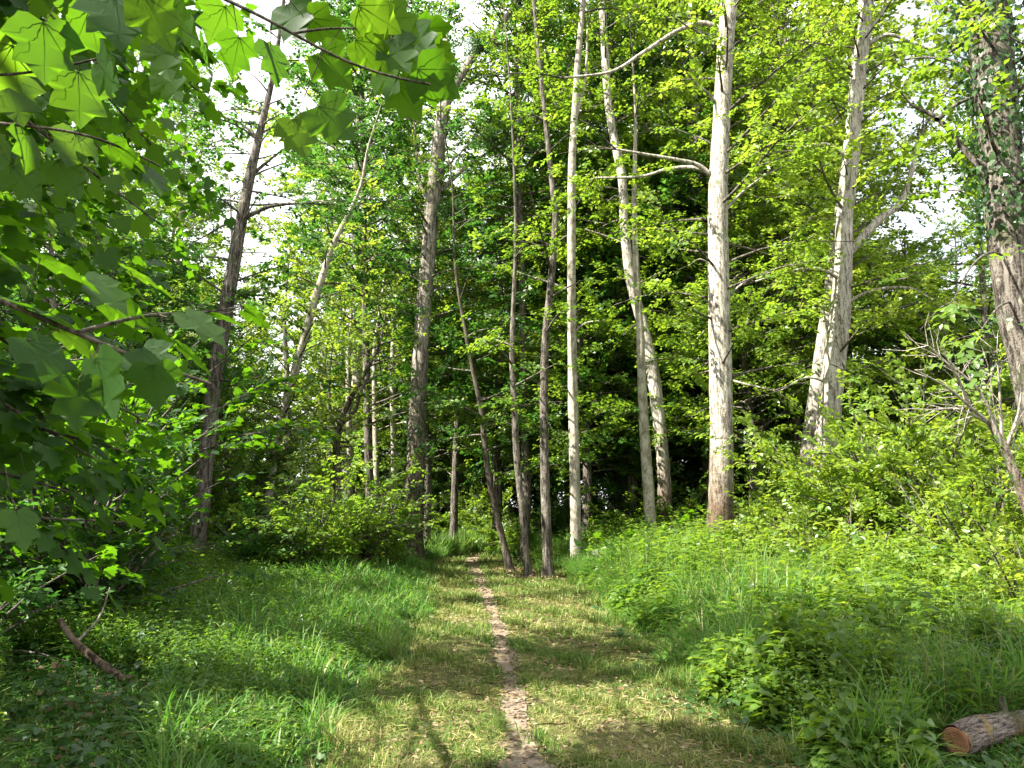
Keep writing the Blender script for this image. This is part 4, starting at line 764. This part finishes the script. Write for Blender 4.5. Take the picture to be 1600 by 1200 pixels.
tag(mb.build('ground_cover', L_IVY), kind='stuff')

mb = MB()
x, y, sc = scatter(24000, 3.6, 24, xl, xr, 6, 1.2); near_p = np.abs(x - pxc(y)) < pw(y) * 1.3; k = near_p | (rng.random(len(x)) < .35); x, y, sc = x[k], y[k], sc[k]; n = len(x); a = rng.uniform(0, 6.28, n)
leaves(mb, np.stack([x, y, gz(x, y) + .03 + rng.random(n) * .015], 1), np.stack([np.cos(a), np.sin(a), rng.normal(0, .2, n)], 1), np.stack([rng.normal(0, .4, n), rng.normal(0, .4, n), np.ones(n)], 1), rng.uniform(.018, .055, n) * sc, DIA, 0, np.clip(rng.normal(.55, .3, n), 0, 1))
x, y, sc = scatter(9000, 4, 24, lambda y: xl(y) - 6, lambda y: xl(y) - .8, 6, 1.); n = len(x); a = rng.uniform(0, 6.28, n)
leaves(mb, np.stack([x, y, gz(x, y) + .02 + rng.random(n) * .06], 1), np.stack([np.cos(a), np.sin(a), rng.normal(0, .3, n)], 1), np.stack([rng.normal(0, .5, n), rng.normal(0, .5, n), np.ones(n)], 1), rng.uniform(.03, .07, n) * sc, DIA, 0, np.clip(rng.normal(.4, .25, n), 0, 1))
for root_, s_, r_, b_ in BUILT:
    n = 160; a = rng.uniform(0, 6.28, n); q = r_[0] * .9 + rng.exponential(.28, n); px_, py_ = b_[0] + q * np.cos(a), b_[1] + q * np.sin(a); a = rng.uniform(0, 6.28, n)
    leaves(mb, np.stack([px_, py_, gz(px_, py_) + .03 + rng.random(n) * .06], 1), np.stack([np.cos(a), np.sin(a), rng.normal(0, .3, n)], 1), np.stack([rng.normal(0, .5, n), rng.normal(0, .5, n), np.ones(n)], 1), rng.uniform(.06, .12, n), DIA, 0, np.clip(rng.normal(.4, .25, n), 0, 1))
n = 500; y = rng.uniform(3.8, 20, n); x = xl(y) + (xr(y) - xl(y)) * rng.random(n); a = rng.uniform(0, 6.28, n)
leaves(mb, np.stack([x, y, gz(x, y) + .04], 1), np.stack([np.cos(a), np.sin(a), rng.normal(0, .1, n)], 1), np.stack([rng.normal(0, .2, n), rng.normal(0, .2, n), np.ones(n)], 1), rng.uniform(.1, .3, n), T_diamond(.035, .008), 0, np.clip(rng.normal(.25, .2, n), 0, 1))
tag(mb.build('leaf_litter', L_LITTER), kind='stuff')

# ------------------------------------------------------------------ cut log and fallen branch
def wood_mat():
    m, n, b, out = mat('cut_wood'); t = n.nodes.new('ShaderNodeTexCoord'); wv = n.nodes.new('ShaderNodeTexWave'); wv.wave_type = 'RINGS'; wv.rings_direction = 'X'; wv.inputs['Scale'].default_value = 26; wv.inputs['Distortion'].default_value = 3; wv.inputs['Detail'].default_value = 3
    n.links.new(t.outputs['Object'], wv.inputs['Vector']); f = math_(n, 'ADD', math_(n, 'MULTIPLY', wv.outputs['Fac'], .35), math_(n, 'MULTIPLY', noise(n, 14, 5, .7), .7))
    n.links.new(ramp(n, [(.3, (.12, .045, .02)), (.5, (.27, .11, .05)), (.75, (.40, .21, .11))], f), b.inputs['Base Color']); b.inputs['Roughness'].default_value = .85; return m
a = G(1497, 1208); a[2] = float(gz(a[0], a[1])) + .10; dr = nrm(np.array([.86, .50, .0])); ln = 1.5
root = empty('cut_log', a, 'short cut log with an orange sawn end lying in the grass', 'log'); root.rotation_euler = (0, 0, math.atan2(dr[1], dr[0]))
m = MB(); xs = np.linspace(0, ln, 22); q = np.stack([xs, .02 * np.sin(xs * 3), .012 * np.sin(xs * 5)], 1); tube(m, q,   .088 + .006 * np.sin(xs * 7) + .008 * (xs > .55) * np.sin(xs * 4), 24, 0, .05); bk = m.build('bark', bark_mat('log_bark', (.035, .028, .022), (.13, .105, .085), (.28, .23, .2), (.09, .085, .03), (.28, .2, .07), 3.2, 1.0, (1.5, 9, 9)), root)
m = MB(); n = 28; aa = np.arange(n) / n * 2 * math.pi; rr_ = .084 * (1 + .03 * np.sin(aa * 3) + rng.normal(0, .008, n)); V = [np.array([[-.006, 0, 0]])]
for k in (.35, .7, 1.): V.append(np.stack([np.full(n, -.006) + rng.normal(0, .002, n), rr_ * k * np.cos(aa), rr_ * k * np.sin(aa)], 1))
V.append(np.stack([np.full(n, .012), rr_ * 1.0 * np.cos(aa), rr_ * np.sin(aa)], 1)); V = np.vstack(V); i = np.arange(n); j = (i + 1) % n
m.add(V, [np.stack([np.zeros(n, int), 1 + j, 1 + i], 1), np.vstack([np.stack([1 + k * n + i, 1 + k * n + j, 1 + (k + 1) * n + j, 1 + (k + 1) * n + i], 1) for k in range(3)])]); m.build('cut_face', wood_mat(), root)
m = MB(); q = np.array([[.62, .03, .07], [.64, .05, .13], [.66, .06, .17]]); tube(m, q, [.03, .026, .022], 8, 0, .06); m.build('branch_stub', B_DARK, root)

g = G(205, 1092); g[2] += .12; q = smooth_path([g + [.1, -.05, -.05], W(160, 1038, g[1] + .05), W(128, 1012, g[1] + .1), W(106, 988, g[1] + .15), W(94, 968, g[1] + .2)], 6); base = q[0]
root = empty('fallen_branch', base, 'dead brown branch leaning out of the shaded ground cover', 'branch'); m = MB(); tube(m, q, np.linspace(.036, .024, len(q)), 10, 0, .09); m.build('limb', B_FALLEN, root, base, True)
m = MB(); tube(m, smooth_path([q[14], q[14] + [.15, .05, .2], q[14] + [.2, .1, .45]], 4), np.linspace(.014, .005, 9), 6); m.build('twig', B_DEAD, root, base)
for k, (px, py, w_, lab) in enumerate(((330, 935, .025, 'thin dead stick lying in the shade by the foot of the dark leaning tree'), (1250, 1115, .012, 'thin dry stick lying among the low weeds before the log'))):
    g = G(px, py); g[2] = float(gz(g[0], g[1])) + .05; q = smooth_path([g + [-.4, .1, 0], g, g + [.35, -.05, .06], g + [.6, .1, .1]], 4); m = MB(); tube(m, q, np.linspace(w_, w_ * .5, len(q)), 6, 0, .05); tag(m.build('stick', B_DEAD, None, g, True), lab, 'stick')
